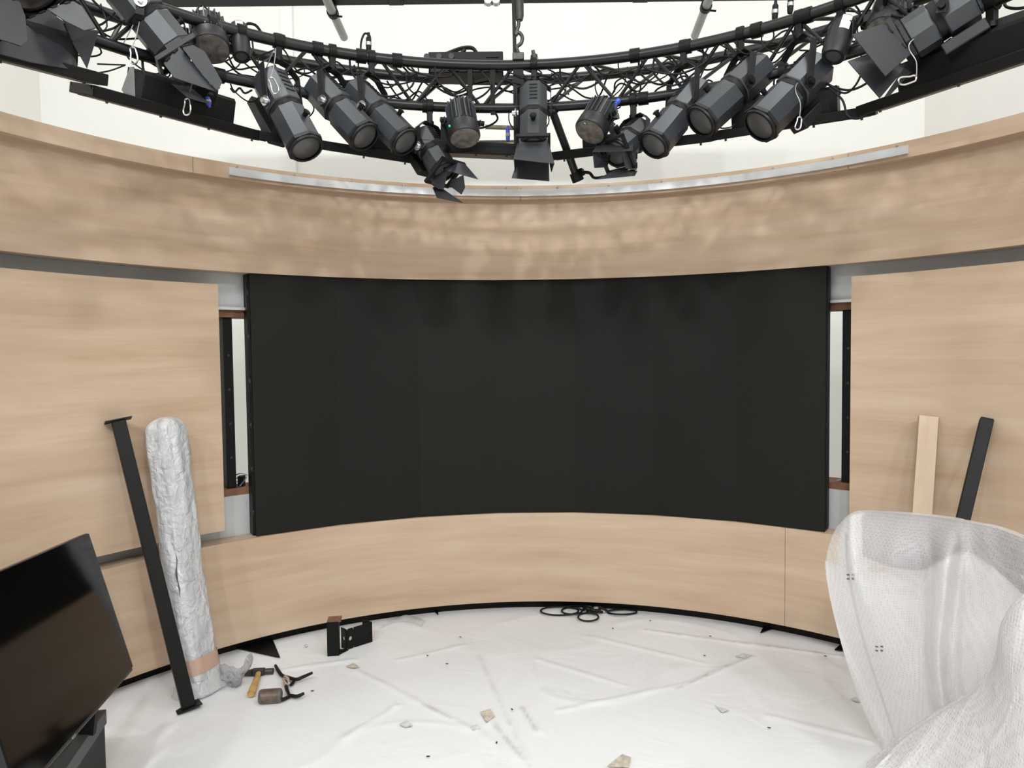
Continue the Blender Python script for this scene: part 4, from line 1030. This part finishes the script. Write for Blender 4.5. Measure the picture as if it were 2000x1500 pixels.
# two black claw clips
def claw(pts_list, label, wd=0.022, th_=0.010):
    q0 = fl(*pts_list[0][0]); t = thing('spring_clamp', label, 'clamp', q0)
    for i, (path, nm) in enumerate(pts_list and [(p_[1], p_[2]) for p_ in pts_list]):
        q = [fl(u, v, FZ + zz) for (u, v, zz) in path]
        rr = [0.0045 + 0.0045 * math.sin(math.pi * (0.25 + 0.6 * k / (len(smooth_path(q, 5)) - 1))) for k in range(len(smooth_path(q, 5)))]
        build(nm, MB().tube(smooth_path(q, 5), rr, 8), RUBBER if nm != 'spring' else CHROME, t)
claw([((552, 1320), [(538, 1300, 0.012), (545, 1312, 0.016), (552, 1320, 0.014), (565, 1323, 0.012)], 'jaw'),
      ((552, 1320), [(560, 1322, 0.012), (578, 1327, 0.02), (592, 1322, 0.03), (610, 1314, 0.05)], 'handle'),
      ((552, 1320), [(575, 1328, 0.012), (572, 1333, 0.012), (568, 1338, 0.012)], 'handle'),
      ((552, 1320), [(556, 1322, 0.02), (562, 1326, 0.024), (564, 1334, 0.022)], 'spring')], 'upper of two black claw clamps on the floor, tips pointing right')
claw([((560, 1350), [(557, 1330, 0.014), (560, 1345, 0.018), (565, 1358, 0.014)], 'jaw'),
      ((560, 1350), [(565, 1358, 0.014), (580, 1360, 0.018), (594, 1354, 0.03)], 'handle'),
      ((560, 1350), [(566, 1360, 0.014), (552, 1366, 0.014), (540, 1367, 0.014), (535, 1359, 0.014)], 'handle'),
      ((560, 1350), [(553, 1326, 0.02), (556, 1334, 0.026), (560, 1338, 0.024)], 'spring')], 'lower of two black claw clamps on the floor, touching the can')
# crumpled grey film
cpt = fl(456, 1342)
def crump(u, v):
    a = 2 * math.pi * u; r = 0.072 * (0.35 + 0.65 * math.sin(math.pi * v * 0.5)) * (1 + 0.35 * noise.noise(V((math.cos(a) * 2, math.sin(a) * 2, v * 3))))
    x = r * math.cos(a); y = 0.6 * r * math.sin(a)
    z = 0.06 * v + 0.10 * v * v * max(0, math.cos(a - 0.35)) ** 3 + 0.05 * v * max(0, -math.cos(a + 0.25)) ** 2 + 0.02 * noise.noise(V((x * 30, y * 30, v * 5)))
    return cpt + V((x * (0.55 + 0.5 * v) + 0.01, y, max(0.006, z + 0.006)))
cf = MB().grid(crump, 40, 16); cf.f.append(tuple(range(39, -1, -1)))
tag(build('crumpled_film', cf, FOILG, org=cpt, angle=25), 'crumpled grey plastic film on the floor between the roll and the hammer', 'plastic film')
# clear film scrap under the wall
sp = fl(790, 1212)
def scrap(u, v):
    q = fl(742 + 84 * u, 1226 - 18 * math.sin(u * 2.4) - 0 * v + 8 * u * u, 0)
    return V((q.x + 0.012 * v, q.y + (v - 0.5) * 0.10, FZ + 0.007 + 0.018 * math.sin(math.pi * v) * (0.6 + 0.4 * math.sin(u * 14))))
tag(build('film_scrap', MB().grid(scrap, 24, 8), FILM_CLEAR, org=sp), 'strip of clear plastic film on the floor right of the holed bracket', 'plastic film')

# coil of black cable by the wall
cc = fl(1160, 1192)
t = thing('cable_coil', 'loosely coiled black cable on the floor against the oak wall', 'cable', cc)
def ell(u0, v0, ru, rv, ph=0, n=22, lift=0.012):
    return [fl(u0 + ru * math.cos(ph + 2 * math.pi * k / n), v0 + rv * math.sin(ph + 2 * math.pi * k / n), FZ + 0.005 + lift * (0.5 + 0.5 * math.sin(3 * k / n * 2 * math.pi + u0))) for k in range(n + 1)]
for (u0, v0, ru, rv) in ((1093, 1193, 37, 8.5), (1117, 1193, 20, 6.5), (1149, 1205, 20, 8), (1215, 1195, 29, 5)):
    build('loop', MB().tube(smooth_path(ell(u0, v0, ru, rv), 2), 0.0055, 7), RUBBER, t)
build('loop', MB().tube(smooth_path([fl(1103, 1187), fl(1118, 1182, 0.02), fl(1140, 1181, 0.03), fl(1150, 1186, 0.02), fl(1160, 1194, 0.01)], 5), 0.0055, 7), RUBBER, t)
k1 = MB()
for k in range(9):
    u0 = 1135 + rng.uniform(0, 32); v0 = 1186 + rng.uniform(0, 10)
    k1.tube(smooth_path([fl(u0, v0, 0.012), fl(u0 + 10, v0 - 3, 0.035), fl(u0 + 22, v0 + 2, 0.018)], 4), 0.008, 6)
build('knot', k1, RUBBER, t)
build('plug', MB().abox(fl(1164, 1190, 0.03), 0.03, 0.03, 0.03), STEEL, t, bevel=0.004)
build('tag', MB().abox(fl(1177, 1193, 0.018), 0.028, 0.02, 0.022), DEBRIS, t, bevel=0.004)

# scraps and debris
def scrap_piece(px, m, label, z=0.012):
    q = [fl(u, v) for u, v in px]; t_ = [V((p_.x, p_.y, FZ + 0.007 + (z if i == 1 else 0))) for i, p_ in enumerate(q)]
    tag(build('floor_scrap', MB().plate_poly(t_, 0.003), m, org=t_[0]), label, 'scrap')
scrap_piece([(938, 1394), (958, 1392), (966, 1402), (950, 1414)], DEBRIS, 'tan torn scrap on the floor near the bottom centre, at the tip of a crease')
scrap_piece([(1186, 1500), (1215, 1482), (1232, 1483), (1228, 1502)], DEBRIS, 'tan torn scrap at the bottom edge of the floor')
scrap_piece([(676, 1304), (690, 1299), (702, 1305), (690, 1307)], DEBRIS, 'tan scrap on the floor below the holed bracket', 0.004)
scrap_piece([(780, 1418), (795, 1411), (806, 1420), (792, 1423)], DEBG, 'pale grey scrap on the floor at lower left of centre', 0.006)
scrap_piece([(918, 1423), (934, 1420), (936, 1426), (924, 1430)], DEBG, 'grey scrap at the end of the crease left of the tan scrap', 0.006)
scrap_piece([(1396, 1380), (1404, 1386), (1424, 1390), (1410, 1394)], DEBG, 'grey scrap right of centre on the floor', 0.006)
scrap_piece([(1436, 1284), (1450, 1281), (1470, 1282), (1456, 1288)], DEBG, 'grey scrap at the upper end of a crease, right of centre', 0.006)
scrap_piece([(1662, 1368), (1672, 1366), (1684, 1374), (1670, 1372)], DEBG, 'grey scrap beside the large bubble-wrapped piece', 0.006)
scrap_piece([(594, 1263), (599, 1261), (602, 1264), (597, 1266)], DEBG, 'small grey crumb left of the tall angle bracket', 0.004)
rs = random.Random(5)
for (u, v) in ((1197, 1227), (1376, 1280), (1387, 1242), (873, 1296), (835, 1280), (1612, 1281), (836, 1477), (970, 1450), (1502, 1421), (1000, 1385), (899, 1244), (610, 1349), (1270, 1212)):
    p = fl(u, v, 0.010); mb = MB().lathe(T(*p) @ Matrix.Rotation(rs.random() * 3, 4, 'Z') @ Matrix.Diagonal((1.8, 0.8, 0.7, 1)), [(0, -0.004), (0.004, -0.002), (0.005, 0.001), (0, 0.004)], 6)
    tag(build('debris_crumb', mb, IRON, org=p), 'tiny dark crumb of dirt lying on the white floor sheet', 'debris', 'crumbs of dirt on the floor')

# ------------------------------------------------------------------ bubble wrap, lower right
def interp_cols(cols):
    """surface through columns of control points (each column the same number of points)."""
    nc, nr = len(cols), len(cols[0])
    def cr(p0, p1, p2, p3, t): return 0.5 * ((2 * p1) + (p2 - p0) * t + (2 * p0 - 5 * p1 + 4 * p2 - p3) * t * t + (3 * p1 - p0 - 3 * p2 + p3) * t ** 3)
    def along(lst, t):
        n = len(lst) - 1; x = min(max(t, 0), 1) * n; i = min(int(x), n - 1); f_ = x - i
        g_ = lambda k: lst[k] if 0 <= k <= n else (lst[0] * 2 - lst[1] if k < 0 else lst[n] * 2 - lst[n - 1])
        return cr(g_(i - 1), g_(i), g_(i + 1), g_(i + 2), f_)
    return lambda u, v: along([along(c, v) for c in cols], u)
def Cc(*pts): return [atY(u, v, Y) if Y else atZ(u, v, 0.01) for u, v, Y in pts]
front_cols = [
    Cc((1640, 1040, 3.02), (1634, 1029, 2.96), (1614, 1090, 2.92), (1622, 1170, 2.90), (1646, 1265, 2.92), (1680, 1370, 2.94), (1722, 1462, 0)),
    Cc((1672, 1015, 3.00), (1668, 1003, 2.90), (1668, 1085, 2.80), (1680, 1170, 2.80), (1702, 1270, 2.82), (1735, 1380, 2.84), (1765, 1490, 0)),
    Cc((1740, 1014, 2.98), (1735, 1001, 2.86), (1738, 1080, 2.72), (1748, 1170, 2.72), (1765, 1280, 2.74), (1785, 1400, 2.74), (1805, 1530, 0)),
    Cc((1805, 1015, 2.94), (1800, 1006, 2.80), (1805, 1085, 2.68), (1806, 1175, 2.70), (1808, 1290, 2.70), (1822, 1420, 2.68), (1840, 1560, 0)),
    Cc((1866, 1022, 2.86), (1864, 1014, 2.72), (1852, 1090, 2.56), (1842, 1170, 2.56), (1832, 1290, 2.57), (1848, 1430, 2.55), (1870, 1590, 0)),
    Cc((1900, 1028, 2.80), (1895, 1020, 2.68), (1884, 1095, 2.62), (1868, 1180, 2.64), (1862, 1300, 2.62), (1885, 1450, 2.58), (1910, 1600, 0)),
    Cc((1955, 1040, 2.70), (1950, 1031, 2.58), (1945, 1110, 2.50), (1925, 1190, 2.52), (1915, 1320, 2.50), (1940, 1480, 2.45), (1960, 1640, 0)),
    Cc((2030, 1068, 2.52), (2020, 1056, 2.42), (2025, 1135, 2.32), (2010, 1230, 2.34), (2010, 1380, 2.32), (2030, 1540, 2.26), (2050, 1720, 0)),
    Cc((2140, 1112, 2.30), (2130, 1100, 2.22), (2140, 1190, 2.14), (2140, 1300, 2.14), (2150, 1480, 2.12), (2160, 1640, 2.10), (2180, 1820, 0)),
]
surf = interp_cols(front_cols)
t = thing('bubble_wrapped_chair', 'tall curved piece draped in bubble wrap standing at the lower right', 'wrapped furniture', V((1.9, 2.6, 0)))
def wrapfn(u, v):
    p = surf(u, v)
    w = 0.010 * noise.noise(V((p.x * 7, p.y * 7, p.z * 3))) + 0.012 * max(0, 1 - 6 * abs(noise.noise(V((u * 6, v * 1.2, 3.3)))))
    p = p + V((-0.4, -0.9, 0)) * w
    p.z = max(p.z, 0.010); return p
wr = build('bubble_wrap', MB().grid(wrapfn, 110, 90), BUBBLE, t, angle=60)
def backfn(u, v):
    uu = 0.10 + 0.9 * u; top = wrapfn(uu, 0.0); return V((top.x + 0.05 * v, top.y + 0.05 + 0.10 * v, max(0.35, top.z - 0.5 * v)))
build('rear_bubble_wrap', MB().grid(backfn, 60, 20), BUBBLE, t, angle=60)
build('inner_bubble_wrap', MB().grid(lambda u, v: wrapfn(u, 0.36 + 0.64 * v + 0.06 * math.sin(7 * u) * (1 - v)) + V((0.02, 0.055, -0.002)), 60, 40), BUBBLE_IN, t, angle=60)
build('inner_bubble_wrap', MB().grid(lambda u, v: wrapfn(0.045 + u * 0.12, 0.19 + 0.4 * v) + V((0.03, 0.05, -0.002)), 16, 24), BUBBLE_IN, t, angle=60)
# the curved mauve piece inside
def corefn(u, v, off):
    uu = 0.16 + 0.82 * u; hi = wrapfn(uu, 0.175); lo = wrapfn(uu, 0.30 + 0.07 * math.sin(u * 7 + 0.5) + 0.10 * u)
    p = hi.lerp(lo, v); p = p + V((0.35, 0.9, 0)) * (0.018 + off); p.z -= 0.012; return p
co = MB().grid(lambda u, v: corefn(u, v, 0.0), 40, 8)
co2 = MB().grid(lambda u, v: corefn(u, v, 0.06), 40, 8)
co.add(co2.v, co2.f)
build('upholstered_back', co, CORE, t)
sm_ = MB()
for (u, v) in ((0.10, 0.42), (0.155, 0.66)):
    p = wrapfn(u, v); n_ = V((-0.45, -0.9, 0.1)).normalized()
    for k in range(4):
        c = p + V((0.02 * (k % 2) - 0.01, -0.004, 0.016 * (k // 2))) + n_ * 0.012
        sm_.box(axes(c, (0.9, -0.45, 0), (0, 0, 1), (0.45, 0.9, 0)), 0.010, 0.007, 0.001)
build('printed_marks', sm_, SPOOLG, t)
# strip of tape running down the sheet
def tapestrip(u, v):
    p = wrapfn(0.085 + 0.012 * u + 0.02 * v, 0.25 + 0.68 * v); return p + V((-0.45, -0.9, 0.1)).normalized() * 0.004
build('clear_tape', MB().grid(tapestrip, 2, 40), film('grey_clear_tape', (0.66, 0.65, 0.66), 0.35, 0.3), t)

heap_cols = [
    Cc((1700, 1492, 2.62), (1690, 1500, 2.60), (1688, 1520, 2.56), (1690, 1560, 2.50), (1700, 1620, 0)),
    Cc((1766, 1440, 2.62), (1760, 1446, 2.58), (1752, 1490, 2.50), (1755, 1560, 2.42), (1760, 1690, 0)),
    Cc((1838, 1394, 2.58), (1830, 1399, 2.50), (1830, 1455, 2.42), (1830, 1540, 2.34), (1840, 1760, 0)),
    Cc((1905, 1352, 2.46), (1897, 1356, 2.40), (1900, 1420, 2.30), (1905, 1520, 2.22), (1910, 1800, 0)),
    Cc((1950, 1296, 2.34), (1942, 1300, 2.28), (1952, 1385, 2.18), (1960, 1500, 2.10), (1970, 1850, 0)),
    Cc((1966, 1224, 2.26), (1958, 1228, 2.20), (1985, 1330, 2.10), (2000, 1470, 2.02), (2030, 1900, 0)),
    Cc((2004, 1176, 2.20), (1996, 1176, 2.14), (2030, 1290, 2.04), (2050, 1450, 1.96), (2090, 1950, 0)),
    Cc((2070, 1150, 2.14), (2064, 1146, 2.08), (2090, 1270, 1.98), (2120, 1450, 1.90), (2160, 2000, 0)),
    Cc((2160, 1150, 2.06), (2160, 1146, 2.02), (2180, 1280, 1.94), (2200, 1450, 1.86), (2240, 2050, 0)),
]
hs = interp_cols(heap_cols)
def heapfn(u, v):
    p = hs(u, v)
    w = 0.022 * noise.noise(V((p.x * 6, p.y * 6, p.z * 5 + 2))) + 0.018 * max(0, 1 - 5 * abs(noise.noise(V((u * 4 + v * 2, v * 3, 8.1)))))
    p = p + V((-0.35, -0.75, 0.3)) * w; p.z = max(p.z, 0.010); return p
t = thing('bubble_wrap_heap', 'crumpled heap of bubble wrap in the bottom right corner', 'bubble wrap', V((1.6, 2.2, 0)))
build('outer_sheet', MB().grid(heapfn, 90, 70), BUBBLE2, t, angle=60)
build('under_sheet', MB().grid(lambda u, v: heapfn(u, 0.04 + 0.9 * v) + V((0.03, 0.05, -0.01)), 50, 30), BUBBLE2, t, angle=60)
def corn(u, v):
    p = heapfn(0.55 + 0.3 * u, 0.40 + 0.3 * v) + V((0.03, 0.08, -0.02)); p.x += 0.06; p.y += 0.06; return p
build('tan_padding', MB().grid(corn, 16, 10), mat('tan_padding', (0.42, 0.30, 0.24), 0.8), t)
